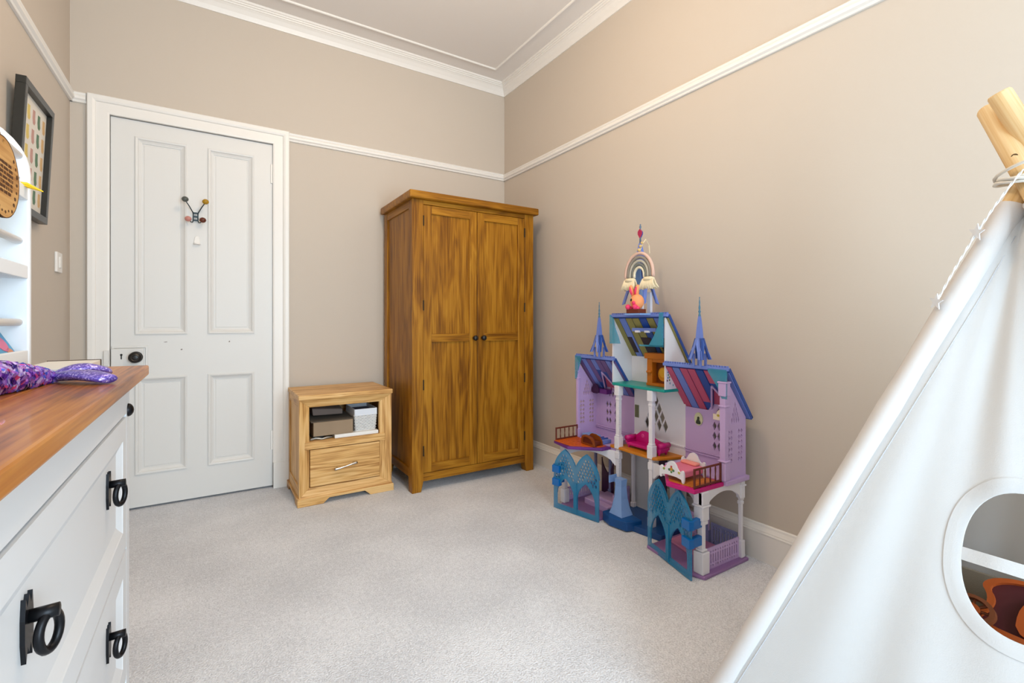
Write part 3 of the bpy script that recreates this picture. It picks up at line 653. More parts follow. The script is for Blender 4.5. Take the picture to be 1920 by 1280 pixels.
# --- ground floor plates
LB = [(XB,-1.135),(-.30,-1.135),(-.365,-1.175),(-.335,-1.43),(XB,-1.43)]
RB = [(XB,-1.755),(-.335,-1.755),(-.375,-2.0),(-.352,-2.062),(XB+.003,-2.062)]
MB().pz(LB, 0, .013).build('base_plate', P_lil2, ct, bevel=.003); MB().pz(RB, 0, .013).build('base_plate', P_lil2, ct, bevel=.003)
MB().pz([(XB,-1.43),(-.235,-1.43),(-.265,-1.59),(-.235,-1.755),(XB,-1.755)], 0, .030).build('base_plate', mat('navy_clear',(22,70,130),.25), ct, bevel=.003)
MB().pz([(-.09,-1.20),(-.24,-1.23),(-.24,-1.41),(-.09,-1.41)], .013, .045).build('raised_step', P_lil, ct, bevel=.004)
MB().pz([(-.10,-1.26),(-.20,-1.28),(-.20,-1.40),(-.10,-1.40)], .045, .062).build('raised_step', P_lil, ct, bevel=.004)
MB().pz([(-.09,-1.78),(-.22,-1.78),(-.25,-1.90),(-.22,-1.98),(-.09,-1.98)], .013, .022).build('raised_step', mat('rose_lilac',(196,128,168),.45), ct, bevel=.003)
MB().py([(-.20,.020),(-.085,.020),(-.085,.13),(-.12,.13),(-.12,.115),(-.15,.115),(-.16,.10),(-.20,.10)], -1.415, -1.405).build('stair_wall', P_lil, ct)
MB().px([(-1.30,.013),(-1.40,.013),(-1.40,.12),(-1.385,.12),(-1.385,.105),(-1.34,.105),(-1.30,.085)], -.082, -.074).build('stair_wall', P_slv, ct)
MB().plate(gothic(-1.20,-1.29,.013,.155), [], xpl(-.085,-.078), 0, 1).build('back_doorway', P_plum, ct)
# --- columns
def column(x, y, z0, z1, r, m, blocks, nm='column'):
    """square shaft with wider blocks: blocks = (z0,z1,half width)"""
    b = MB().box(x-r,x+r,y-r,y+r,z0,z1)
    c = b.build(nm, m, ct, bevel=.0015)
    for a, e, h in blocks: MB().box(x-h,x+h,y-h,y+h,a,e).build('column_block', m, c, bevel=.003)
    return c
column(-.330,-2.030,.013,.335,.011,P_wht,[(.013,.098,.022),(.205,.222,.018),(.222,.275,.021),(.275,.283,.026),(.283,.335,.022),(.100,.108,.016)])
column(-.318,-1.158,.013,.335,.011,P_wht,[(.013,.088,.018),(.245,.27,.017),(.27,.335,.019)])
column(-.080,-2.038,.013,.335,.007,P_wht,[(.013,.085,.013),(.235,.250,.010),(.262,.335,.013),(.312,.320,.017)])
for y in (-1.145,-1.265,-1.88): column(-.080,y,.013,.335,.007,P_slv,[(.013,.07,.011),(.28,.335,.011)])  # back posts, their shade is put into the bluish colour
column(-.085,-1.44,.03,.335,.008,P_wht,[(.03,.055,.012),(.3,.335,.012)])
column(-.100,-1.735,.03,.335,.010,P_slv,[(.03,.07,.014),(.3,.335,.014)])
for y in (-1.445, -1.662):
    c = column(-.196,y,.030,.676,.0105,P_wht,[(.030,.075,.015),(.30,.335,.014),(.352,.415,.0165),(.415,.425,.013),(.60,.612,.0125),(.625,.676,.0165)])
b = MB()
for k in range(44): b.box(-.2085,-.2075+.012,-1.4575,-1.4605,.12+k*.0124,.1265+k*.0124)
b.build('rack_teeth', P_wht, ct)
# --- arches under the middle floor
def arch_plate(u0, u1, z1, drop, leg):
    n = 12; lo = [(u0+leg+(u1-u0-2*leg)*i/n, z1-drop+(drop-.022)*math.sin(PI*i/n)**.55) for i in range(n+1)]
    return [(u0,z1),(u0,z1-drop)]+lo+[(u1,z1-drop),(u1,z1)]
MB().plate(arch_plate(-.352,-.068,.338,.085,.02), [], ypl(-2.046,-2.034), 0, 1).build('arch', P_wht, ct)
def seg_plane(p, q, th):
    d = Vector((q[0]-p[0], q[1]-p[1], 0)); L_ = d.length; d.normalize(); n_ = Vector((-d.y, d.x, 0))
    return L_, (lambda u,v,t:(p[0]+d.x*u+n_.x*t*th, p[1]+d.y*u+n_.y*t*th, v))
for p, q in (((-.335,-1.17),(-.200,-1.44)), ((-.200,-1.67),(-.335,-2.02))):
    L_, f_ = seg_plane(p, q, .010); MB().plate(arch_plate(0, L_, .338, .075, .014), [], f_, 0, 1).build('arch', P_wht, ct)
# --- middle floor, balconies
MB().box(XB,-.205,-1.135,-1.43,.338,.350).build('middle_floor', P_lil, ct)
MB().box(XB-.002+.012,-.212,-1.752,-2.062,.338,.358).build('middle_floor', P_lil, ct, bevel=.003)
MB().pz([(XB,-1.425),(-.200,-1.388),(-.212,-1.40),(-.212,-1.685),(-.200,-1.70),(XB,-1.748)], .3505, .364).build('middle_floor', P_org, ct, bevel=.003)
BL = [(-.203,-1.128),(-.372,-1.128),(-.392,-1.27),(-.262,-1.395),(-.203,-1.398)]
BR = [(-.203,-1.752),(-.262,-1.79),(-.408,-1.922),(-.394,-2.046),(-.213,-2.05)]
bl = MB().pz(BL, .336, .351).build('balcony', P_pur, ct, bevel=.003); br_ = MB().pz(BR, .336, .353).build('balcony', P_mag, ct, bevel=.003)
def inset(poly, k):
    c = Vector((sum(p[0] for p in poly)/len(poly), sum(p[1] for p in poly)/len(poly))); return [tuple(c+(Vector(p)-c)*k) for p in poly]
b = MB().pz(inset(BL,.84), .3505, .3530); b.build('tiled_floor', P_til, bl)
for i in range(7):
    for j in range(6):
        x, y = -.225-.024*i, -1.15-.024*j
        if x < -.372 or y < -1.26-(x+.38)*.85: continue
        MB().box(x-.010,x+.010,y-.010,y+.010,.353,.3545).build('floor_tile', P_til, bl)
MB().pz(inset(BR,.82), .3525, .3550).build('plank_floor', wood('toy_planks',(150,78,20),(196,116,40),(210,134,56),axis='X',scale=4), br_)
def railing(p, q, z, h, n, m, par):
    d = Vector((q[0]-p[0], q[1]-p[1])); 
    r = MB().tube([(p[0],p[1],z+h),(q[0],q[1],z+h)], .0045, 8).build('railing', m, par)
    MB().tube([(p[0],p[1],z+.006),(q[0],q[1],z+.006)], .0045, 6).build('bottom_bar', m, r)
    for i in range(n+1):
        t = i/n; x, y = p[0]+d.x*t, p[1]+d.y*t; e = i in (0, n); rr = .0045 if e else .0022
        MB().lathe([(rr,0),(rr*1.5,h*.25),(rr,h*.5),(rr*1.5,h*.8),(rr,h)] if not e else [(rr,0),(rr,h+.004)], (x,y,z), 8).build('baluster', m, r, smooth=not e)
        if i < n and not e or i == 0:
            pass
railing((-.212,-1.137),(-.362,-1.137), .352, .066, 5, P_brn, bl)
railing((-.222,-2.040),(-.384,-2.038), .353, .074, 5, P_brn, br_)
# --- upper walls of the side wings
def lattice(u0, u1, v0, v1, nu, nv, g=.16):
    du, dv = (u1-u0)/nu, (v1-v0)/nv; H = []
    for i in range(nu):
        for j in range(nv): H.append(diamond(u0+(i+.5)*du, v0+(j+.5)*dv, du*(.5-g*.6), dv*(.5-g*.6)))
    return H
def tri_lattice(uc, v0, w_, h, n, g=.14):
    """triangle of diamonds, n on the lowest row"""
    H = []; du, dv = w_/n, 2*h/(n+1)
    for r_ in range(n):
        for i in range(n-r_): H.append(diamond(uc+(i-(n-r_-1)/2)*du, v0+dv*.5+r_*dv*.5, du*(.5-g), dv*(.5-g)))
    return H
def roof_z(x, zr=.806, ze=.590, xr=-.205, xe=-.045): return zr+(ze-zr)*(x-xr)/(xe-xr)
def side_wall(y0, y1, nm):
    o_ = [(XB,ZM),(-.205,ZM),(-.205,.780),(XB,roof_z(XB)-.012)]
    H = tri_lattice(-.137,.575,.060,.105,4)+lattice(-.190,-.154,.420,.560,2,6,.10)+lattice(-.120,-.084,.420,.560,2,6,.10)
    w_ = MB().plate(o_, H, ypl(y0,y1), 0, 1).build(nm, P_lil, ct)
    return w_
side_wall(-1.135,-1.127,'side_wall'); side_wall(-2.050,-2.042,'side_wall')
def bay_back(y0, y1, yc, x=XB):
    zt = roof_z(x)-.01; g = .075
    o_ = [(y0,ZM),(y0,zt),(yc+g,zt),(yc,zt+.125),(yc-g,zt),(y1,zt),(y1,ZM)]
    H = tri_lattice(yc,.575,.075,.10,3,.12)+lattice(yc+.010,yc+.056,.425,.56,2,3,.10)+lattice(yc-.056,yc-.010,.425,.56,2,3,.10)
    w_ = MB().plate(o_, H, xpl(x-.004,x+.004), 0, 1).build('back_wall', P_lil, ct)
    MB().box(x-.010,x-.004,y0,y1,.395,.400).build('dado_moulding', P_lil, w_); MB().box(x-.008,x-.004,y0,y1,.405,.408).build('dado_moulding', P_lil, w_)
    return w_
bay_back(-1.135,-1.43,-1.27); rbw = bay_back(-1.752,-2.046,-1.95)
# slim posts at the front corners of the wings
column(-.203,-2.044,.358,.76,.0125,P_lil,[(.358,.432,.0165),(.432,.440,.019),(.655,.664,.0165),(.700,.760,.017),(.752,.760,.020)],'corner_post')
column(-.203,-1.133,.350,.775,.008,P_lil,[(.350,.40,.011),(.680,.688,.012),(.72,.727,.012)],'corner_post')
# --- roofs: a slab falling to the back with a striped lining seen from the front
def roof(y0, y1, zr, ze, xr, xe, m_out, strip, dormer, crest_gap=None, nm='roof'):
    t = .010; dx, dz = xe-xr, ze-zr; L_ = math.hypot(dx,dz); nx, nz = -dz/L_, dx/L_   # upward normal
    def R(u, v, tt): return (xr+dx*v+nx*tt, u, zr+dz*v+nz*tt)
    H = []
    if dormer is not None: H = [[(dormer-.062,1.001),(dormer,.42),(dormer+.062,1.001)]] if False else []
    outer = [(y0,0),(y1,0),(y1,1),(y0,1)]
    if dormer is not None: outer = [(y0,0),(y1,0),(y1,1),(dormer-.070,1),(dormer,.36),(dormer+.070,1),(y0,1)]
    r = MB().plate(outer, [], R, 0, t).build(nm, m_out, ct)
    # lining strips
    n = len(strip); 
    for i, m in enumerate(strip):
        a, c = y0+(y1-y0)*(i+.06)/n, y0+(y1-y0)*(i+.94)/n
        if m is None: continue
        vmax = .97
        if dormer is not None:
            dist = min(abs(a-dormer), abs(c-dormer)); 
            if (a-dormer)*(c-dormer) < 0: dist = 0
            vmax = min(.97, .36+dist/.070*.64-.06) if dist < .070 else .97
        MB().prism([(a,.04),(c,.04),(c,vmax),(a,vmax)], R, -.004, .0).build('lining_panel', m, r)
    # raised border bars on the outer face
    for yy in (y0, y1):
        s_ = -.010 if yy == max(y0,y1) else .010
        MB().prism([(yy,0),(yy+s_,0),(yy+s_,1),(yy,1)], R, t, t+.004).build('verge_bar', P_dbl, r)
    MB().prism([(y0,.94),(y1,.94),(y1,1),(y0,1)], R, t, t+.004).build('verge_bar', P_dbl, r)
    MB().prism([(y0-.012 if y0 < y1 else y0-.012,.05),(y1+.012,.05),(y1+.012,.92),(y0-.012,.92)], R, t, t+.002).build('roof_face', P_pnk, r)
    # toothed ridge
    rd = MB().box(xr-.010,xr+.008,y0,y1,zr-.004,zr+.010).build('ridge', P_blu, r, bevel=.002)
    k = int(abs(y1-y0)/.0125)
    for i in range(k):
        yy = y0+(y1-y0)*(i+.5)/k
        if crest_gap and abs(yy-crest_gap[0]) < crest_gap[1]: continue
        MB().box(xr-.004,xr+.004,yy-.0035,yy+.0035,zr+.010,zr+.0165).build('ridge_tooth', P_blu, rd)
    if dormer is not None:
        # gable boards of the dormer
        for s_ in (-1, 1):
            a_ = Vector(R(dormer, .36, 0)); e_ = Vector(R(dormer+s_*.070, 1, 0)); b_ = Vector((xe-.002, dormer, a_.z))
            c_ = Vector((xe+.004, dormer+s_*.070, e_.z-.002))
            MB().add([a_, b_, c_, a_+Vector((0,0,.008)), b_+Vector((0,0,.008)), c_+Vector((0,0,.008))], [(0,1,2),(5,4,3),(0,3,4,1),(1,4,5,2),(2,5,3,0)]).build('dormer_roof', P_dbl, r)
            MB().tube([tuple(Vector(R(dormer, .36, -.003))), tuple(Vector(R(dormer+s_*.070, .99, -.003)))], .0045, 6).build('dormer_barge_board', P_lil, r)
    return r
S = [P_pnk,P_blu,P_pnk,P_pnk,P_blu,P_pnk,P_pnk,P_blu]
roof(-1.742,-2.066,.806,.590,-.205,-.045,P_dbl,[P_pnk,P_blu,P_pnk,P_pnk,P_dbl,P_pnk,P_pnk,P_blu],-1.95,(-1.93,.028))
P_mau = mat('mauve_lining',(112,88,140),.5)
roof(-1.120,-1.425,.806,.590,-.205,-.045,P_dbl,[P_mau,P_blu,P_mau,P_blu,P_mau,P_mau,P_blu,P_mau],-1.27,(-1.31,.026))
rc = roof(-1.400,-1.762,1.030,.800,-.200,-.045,P_dbl,[P_olv,P_blu,P_olv,P_olv,P_dbl,P_olv,P_blu,P_olv],None,(-1.585,.075))
# dark painted windows and a ledge on the centre lining
def RC(u, v, t):
    dx, dz = .155, -.23; L_ = math.hypot(dx,dz); return (-.200+dx*v-dz/L_*t, u, 1.03+dz*v+dx/L_*t)
for a, c in ((-1.445,-1.475),(-1.535,-1.60),(-1.645,-1.70)):
    MB().prism([(a,.45),(c,.45),(c,.80),(a,.80)], RC, -.0055, -.003).build('painted_window', mat('dark_window',(46,26,36),.5), rc)
bx('ledge', P_blu, rc, -.19,-.165,-1.53,-1.68,.955,.972)
for y in (-1.57,-1.63): bx('ledge_block', P_wht, rc, -.198,-.186,y-.013,y+.013,.950,.960)
# translucent corner brackets
def bracket(y, z0, z1, sgn, w_, x=-.212):
    MB().px([(y,z0),(y+sgn*w_*.25,z0),(y+sgn*w_*.45,z0+(z1-z0)*.35),(y+sgn*w_,z1-.012),(y+sgn*w_,z1),(y,z1)], x-.004, x+.002).build('clear_bracket', P_glt, ct)
bracket(-1.122,.680,.812,-1,.050); bracket(-2.062,.690,.808,1,.085)
MB().px([(-1.398,1.040),(-1.398,.890),(-1.470,.892),(-1.455,.930),(-1.432,.975),(-1.422,1.02)], -.215,-.208).build('clear_bracket', P_glt, ct)
MB().plate([(-1.742,1.045),(-1.742,.885),(-1.655,.885),(-1.690,.935),(-1.715,.985),(-1.722,1.045)], [], xpl(-.215,-.208),0,1).build('clear_bracket', P_glt, ct)
MB().plate([(-1.742,.885),(-1.742,.893),(-1.60,.893),(-1.60,.885)], [], xpl(-.215,-.208),0,1).build('clear_bracket', P_glt, ct)
# --- centre tower
MB().pz([(XB,-1.40),(-.190,-1.395),(-.208,-1.41),(-.214,-1.58),(-.208,-1.745),(XB,-1.757)], .676, .690).build('upper_floor', P_tea, ct, bevel=.003)
def tower_side(y0, y1):
    zs = lambda x: 1.03-.23*(x+.200)/.155
    MB().plate([(XB,.690),(-.202,.690),(-.202,1.022),(-.190,1.012),(XB,zs(XB)-.004)], [], ypl(y0,y1), 0, 1).build('tower_wall', P_wht, ct)
tower_side(-1.412,-1.405); tower_side(-1.748,-1.741)
MB().plate([(-1.405,.690),(-1.748,.690),(-1.748,.822),(-1.405,.822)], [], xpl(XB-.004,XB+.003),0,1).build('tower_wall', P_wht, ct)
MB().plate([(-1.43,.364),(-1.752,.364),(-1.752,.676),(-1.43,.676)], tri_lattice(-1.575,.445,.155,.20,4,.09), xpl(XB-.004,XB+.003),0,1).build('tower_wall', P_wht, ct)
bx('dado_moulding', P_wht, ct, XB-.010,XB-.004,-1.43,-1.75,.405,.411)
MB().plate([(-1.435,.030),(-1.752,.030),(-1.752,.350),(-1.435,.350)], [gothic(-1.66,-1.56,.030,.27)], xpl(XB-.004,XB+.003),0,1).build('tower_wall', mat('grey_plastic',(200,200,206),.45), ct)
MB().box(-.075,-.068,-1.60,-1.645,.030,.34).build('inner_door', P_plum, ct)
MB().plate([(-.205,.352),(-.075,.352),(-.075,.40),(-.205,.372)], [], ypl(-1.432,-1.426),0,1).build('tower_wall', P_lil, ct)
for u, z, m in ((-.186,.77,(46,120,170)),(-.184,.757,(40,140,110)),(-.186,.744,(20,90,160)),(-.175,.746,(120,130,30)),(-.190,.731,(90,30,80)),(-.176,.733,(110,120,40)),(-.172,.718,(120,170,190)),(-.150,.708,(120,170,190))):
    MB().prism(diamond(u,z,.004,.006), lambda a,c,t:(a,t,c), -1.7492,-1.7480).build('sticker', mat('sticker_%d_%d'%(m[0],m[1]), m, .4), ct)
# --- spires
def spire(x, y, z, name='spire'):
    s = MB().lathe([(.0165,.115),(.013,.155),(.008,.20),(.0055,.215)], (x,y,z), 4, rot=PI/4).build(name, P_blu, ct)
    for a in (-1,1):
        for c in (-1,1): MB().box(x+a*.017-.004,x+a*.017+.004,y+c*.017-.004,y+c*.017+.004,z,z+.055).build('spire_leg', P_blu, s)
    for (ax, ay) in ((1,0),(-1,0),(0,1),(0,-1)):
        # flared gable: two leaning boards on each face
        for k in (-1,1):
            n_ = Vector((ax,ay,0)); tg = Vector((-ay,ax,0))*k; c0 = Vector((x,y,z))
            p = [c0+n_*.034+tg*.036+Vector((0,0,.030)), c0+n_*.034+tg*.018+Vector((0,0,.030)), c0+n_*.024+Vector((0,0,.095)), c0+n_*.014+Vector((0,0,.120)), c0+n_*.014+tg*.014+Vector((0,0,.120)), c0+n_*.024+tg*.024+Vector((0,0,.070))]
            q = [v-n_*.004 for v in p]; m_ = len(p)
            MB().add(p+q, [tuple(range(m_)), tuple(range(m_,2*m_))[::-1]]+[(i,(i+1)%m_,(i+1)%m_+m_,i+m_) for i in range(m_)]).build('gable_board', P_blu if ax else P_dbl, s)
    MB().lathe([(.004,.21),(.0055,.218),(.003,.226),(.006,.234),(.003,.240),(.0045,.25),(.0025,.262),(.003,.275),(.0012,.288),(.0025,.293),(.0005,.297)], (x,y,z), 8).build('finial', mat('teal_finial',(74,122,150),.35), s, smooth=True)
spire(-.205,-1.31,.812); spire(-.205,-1.93,.812)
# centre spire, taller
sx, sy, sz = -.190, -1.585, 1.036
cs = MB().lathe([(.030,.225),(.021,.285),(.009,.345),(.006,.352)], (sx,sy,sz), 4, rot=PI/4).build('spire', P_blu, ct)
MB().box(sx+.02,sx+.035,sy-.045,sy-.025,sz,sz+.11).box(sx+.02,sx+.035,sy+.025,sy+.045,sz,sz+.11).build('spire_leg', P_wht, cs)
MB().box(sx-.035,sx-.025,sy-.045,sy-.020,sz,sz+.13).build('spire_leg', P_wht, cs)
bx('front_ledge', P_ice, cs, -.302,sx-.04,sy-.10,sy-.005,sz-.002,sz+.0058); bx('spire_platform', P_blu, cs, sx-.04,sx+.04,sy-.075,sy+.075,sz-.002,sz+.006)
for (ax, ay, hw) in ((-1,0,.070),(1,0,.070),(0,1,.055),(0,-1,.055)):
    for k in (-1,1):
        n_ = Vector((ax,ay,0)); tg = Vector((-ay,ax,0))*k; c0 = Vector((sx,sy,sz)); e = .055 if ax else .070
        p = [c0+n_*e+tg*hw+Vector((0,0,.050)), c0+n_*e+tg*(hw-.018)+Vector((0,0,.055)), c0+n_*(e*.75)+Vector((0,0,.200)), c0+n_*(e*.45)+Vector((0,0,.262)), c0+n_*(e*.45)+tg*.018+Vector((0,0,.250)), c0+n_*(e*.8)+tg*hw*.72+Vector((0,0,.115))]
        q = [v-n_*.006 for v in p]; m_ = len(p)
        MB().add(p+q, [tuple(range(m_)), tuple(range(m_,2*m_))[::-1]]+[(i,(i+1)%m_,(i+1)%m_+m_,i+m_) for i in range(m_)]).build('gable_board', P_ice if k*ax < 0 else P_blu, cs)
MB().lathe([(.005,.345),(.0035,.40),(.0035,.425),(.006,.430),(.0025,.437),(.004,.441),(.0006,.445)], (sx,sy,sz), 8).build('finial', mat('grey_finial',(96,116,140),.35), cs, smooth=True)
MB().px([(sy-.012,sz+.395),(sy,sz+.375),(sy+.012,sz+.395),(sy+.012,sz+.408),(sy,sz+.420),(sy-.012,sz+.408)], sx-.006,sx).build('finial_shield', mat('crimson_plastic',(176,40,80),.4), cs)
MB().px([(sy-.010,sz+.395),(sy,sz+.378),(sy+.010,sz+.395),(sy+.010,sz+.406),(sy,sz+.416),(sy-.010,sz+.406)], sx+.0001,sx+.008).build('finial_shield', P_dbl, cs)
# --- clear blue double lancet gates standing in front of the wings
def gate(p, q, hinge_end, nm):
    L_, f_ = seg_plane(p, q, .007); H_ = .328; h2 = L_/2
    def lob(u0, u1):
        n = 8; c = (u0+u1)/2; w2 = (u1-u0)/2; hh = .115; o_ = []
        pa_ = lambda t: H_-hh+hh*(.62*math.sqrt(max(0, 1-(1-t)**2))+.38*t)
        for i in range(n+1): a = (i/n)**1.5; o_.append((u0+w2*a, pa_(a)))
        for i in range(1, n+1): a = (1-i/n)**1.5; o_.append((u1-w2*a, pa_(a)))
        return o_
    l1, l2 = lob(0, h2+.006), lob(h2-.006, L_)
    l1 = [v for v in l1 if v[0] <= h2-.002]; l2 = [v for v in l2 if v[0] >= h2+.002]
    outer = [(0,.003)]+l1+l2+[(L_,.003)]
    H = []
    bar = .022
    for u0, u1 in ((bar, h2-bar*.45), (h2+bar*.45, L_-bar)):
        H.append(gothic(u0, u1, .030, .175, 6, .5))
        c = (u0+u1)/2
        # tracery openings over each doorway
        w2 = h2/2; cc = h2/2 if u0 < h2-.03 else L_-h2/2
        for j in range(9):
            for i in range(-4, 5):
                u, v = cc+(i+.5*(j%2))*.0185, .176+j*.0165
                f = max(0., min(1., (v-.213+.012)/.115)); lim = w2*(1-f**1.7)-.011
                if abs(u-cc) < lim and v > .196-abs(u-c)*.62 and v < .312: H.append(diamond(u, v, .0066, .0125 if False else .0118))
    g = MB().plate(outer, H, f_, 0, 1).build(nm, P_gla, ct); g['label'] = 'clear blue gate with two pointed arches'
    # raised mullions and arch ribs
    for c in ((h2),):
        MB().prism([(c-.010,.01),(c+.010,.01),(c+.010,.165),(c-.010,.165)], f_, -.5, 1.5).build('mullion', P_glb if False else P_gla, g)
    for u0, u1 in ((bar, h2-bar*.45), (h2+bar*.45, L_-bar)):
        gp = gothic(u0-.004, u1+.004, .030, .182, 6, .5)[1:]
        MB().tube([f_(a, v, 1.3) for a, v in gp], .003, 6).build('arch_rib', P_gla, g)
    for l_ in (l1, l2): MB().tube([f_(a, v-.004, 1.3) for a, v in l_], .003, 6).build('arch_rib', P_gla, g)
    ue = L_ if hinge_end else 0; s_ = -1 if hinge_end else 1
    for z in (.125, .195):
        MB().prism([(ue-s_*.004,z),(ue+s_*.044,z),(ue+s_*.044,z+.038),(ue-s_*.004,z+.038)], f_, -1.6, 2.2).build('hinge_clip', P_glb, g, bevel=.003)
    return g
gate((-.400,-1.165),(-.336,-1.447), False, 'gate'); gate((-.326,-1.752),(-.404,-2.036), True, 'gate')
for (x, y) in ((-.352,-1.158),(-.365,-2.030)):
    for z in (.125,.195): MB().box(x-.040,x+.034,y-.010,y+.010,z,z+.038).build('hinge_clip', P_glb, ct, bevel=.003)
# --- lattice fences on the ground floor
def fence(p, q, z0, z1, n, m):
    L_, f_ = seg_plane(p, q, .005); H = []; du = (L_-.016)/n
    for i in range(n):
        u = .008+du*(i+.5); H += [[(u-du*.22,z0+.022),(u+du*.22,z0+.022),(u+du*.22,z1-.026),(u-du*.22,z1-.026)], diamond(u,z0+.013,du*.28,.0045), diamond(u,z1-.016,du*.28,.0055)]
    MB().plate([(0,z0),(L_,z0),(L_,z1),(0,z1)], H, f_, 0, 1).build('lattice_fence', m, ct)
fence((-.308,-2.034),(-.092,-2.038),.013,.098,13,P_lil); fence((-.085,-1.90),(-.085,-2.025),.013,.110,8,P_slv); fence((-.085,-1.75),(-.085,-1.89),.013,.125,8,P_lil)
fence((-.30,-1.148),(-.09,-1.146),.013,.085,12,P_lil)
# --- sky-blue plinth in front of the left centre column
MB().pz([(-.300,-1.435),(-.318,-1.50),(-.300,-1.600),(-.215,-1.62),(-.20,-1.44)], .004, .052).build('front_plinth', mat('deep_blue_plastic',(6,74,140),.25), ct, bevel=.006)
MB().lathe([(.064,.052),(.050,.080),(.036,.13),(.030,.19),(.034,.225)], (-.248,-1.512,0), 4, rot=PI/4, sx=.85, sy=.95).build('plinth_tower', P_ice, ct)
MB().box(-.285,-.235,-1.465,-1.470,.20,.235).box(-.235,-.205,-1.44,-1.475,.19,.21).build('plinth_collar', P_ice, ct)
# --- wall pieces: shelf, cameo
ws_ = MB().box(-.106,-.066,-1.160,-1.262,.598,.624).build('wall_shelf', P_pur, ct, bevel=.002)
MB().prism(chaikin([(-1.146,.596),(-1.206,.596),(-1.206,.622),(-1.200,.630),(-1.194,.646),(-1.178,.652),(-1.162,.646),(-1.156,.632),(-1.146,.622)],1), lambda u,v,t:(t,u,v), -.114,-.106).build('shelf_front', P_plum, ws_)
cm = MB().prism([(-1.825+.022*math.cos(2*PI*i/20), .555+.030*math.sin(2*PI*i/20)) for i in range(20)], lambda u,v,t:(t,u,v), -.070,-.065).build('cameo', mat('cream_green',(206,206,170),.5), ct)
MB().prism(chaikin([(-1.812,.532),(-1.838,.532),(-1.836,.545),(-1.829,.552),(-1.832,.560),(-1.827,.567),(-1.820,.564),(-1.820,.553),(-1.814,.545)],1), lambda u,v,t:(t,u,v), -.072,-.070).build('cameo_figure', mat('cameo_dark',(48,58,44),.6), cm)
MB().prism([(-1.462,.50),(-1.437,.50),(-1.437,.565),(-1.462,.565)], lambda u,v,t:(t,u,v), -.070,-.065).build('cameo', mat('olive_print',(110,112,84),.6), ct)
cr = MB().prism([(-1.925,.575),(-2.015,.575),(-2.015,.595),(-2.000,.604),(-1.985,.600),(-1.975,.620),(-1.958,.624),(-1.945,.612),(-1.940,.598),(-1.925,.600)], lambda u,v,t:(t,u,v), -.105,-.098).build('wall_rack', P_crm, ct)
MB().box(-.098,XB-.004,-1.925,-2.015,.575,.582).build('rack_shelf', P_crm, cr)
for u, v, c in ((-1.950,.595,(190,170,60)),(-1.972,.600,(110,120,70)),(-1.990,.590,(200,140,60))):
    MB().prism([(u+.007*math.cos(i),v+.006*math.sin(i)) for i in range(6)], lambda a,e,t:(t,a,e), -.1058,-.105).build('painted_spot', mat('spot_%d'%c[0],c,.5), cr)

# ---- loose toys on the castle
# settee on the centre floor
st = thing('toy_settee', (-.135,-1.575,.364), 'magenta toy settee with scrolled arms on the castle middle floor', 'toy furniture')
bkp = [(-1.475,.385),(-1.475,.418),(-1.490,.424),(-1.505,.434),(-1.520,.447),(-1.545,.452),(-1.570,.447),(-1.60,.432),(-1.64,.418),(-1.68,.414),(-1.69,.40),(-1.69,.385)]
MB().px(chaikin(bkp,1), -.118,-.108).build('backrest', P_mag, st, bevel=.004)
MB().box(-.172,-.110,-1.475,-1.69,.376,.392).build('seat', P_mag, st, bevel=.004)
for y in (-1.478,-1.690): MB().tube([(-.176,y,.412),(-.108,y,.412)], .0125, 12).build('arm', P_mag, st, smooth=True)
for y in (-1.478,-1.690): bx('arm_panel', P_mag, st, -.174,-.110,y-.006,y+.006,.388,.412)
for x in (-.166,-.118):
    for y in (-1.488,-1.680): MB().lathe([(.004,0),(.007,.012)], (x,y,.3645), 8).build('leg', P_mag, st)
MB().lathe([(.010,0),(.008,-.002)], (-.118,-1.535,.425), 14, 'X').build('medallion', mat('pale_magenta',(214,70,146),.4), st)
# fireplace on the teal floor
fp = thing('toy_fireplace', (-.125,-1.665,.690), 'orange toy fireplace with painted glow on the teal floor', 'toy furniture')
P_fire = mat('ochre_plastic', (186,104,18), .42)
for y in (-1.607,-1.722): bx('side_pillar', P_fire, fp, -.150,-.100,y-.016,y+.016,.692,.822,.002)
bx('mantel', P_fire, fp, -.158,-.095,-1.580,-1.738,.822,.850,.003)
bx('hearth', P_fire, fp, -.152,-.098,-1.588,-1.738,.6903,.704,.002)
bx('lintel', P_fire, fp, -.148,-.102,-1.623,-1.706,.806,.822)
bx('fire_back', mat('fire_print_dark',(104,50,10),.5), fp, -.118,-.106,-1.623,-1.706,.704,.806)
MB().prism([(-1.664+.030*math.cos(2*PI*i/16), .748+.034*math.sin(2*PI*i/16)) for i in range(16)], lambda u,v,t:(t,u,v), -.1195,-.118).build('flame_print', mat('flame_print',(214,140,24),.5), fp)
MB().prism([(-1.664+.022*math.cos(2*PI*i/16), .755+.022*math.sin(2*PI*i/16)) for i in range(16)], lambda u,v,t:(t,u,v), -.1205,-.1195).build('flame_print', mat('flame_core',(236,176,44),.5), fp)
for y in (-1.607,-1.722): MB().lathe([(.012,0),(.017,.008),(.012,.016)], (-.150,y,.75), 12).build('pillar_ring', P_fire, fp)
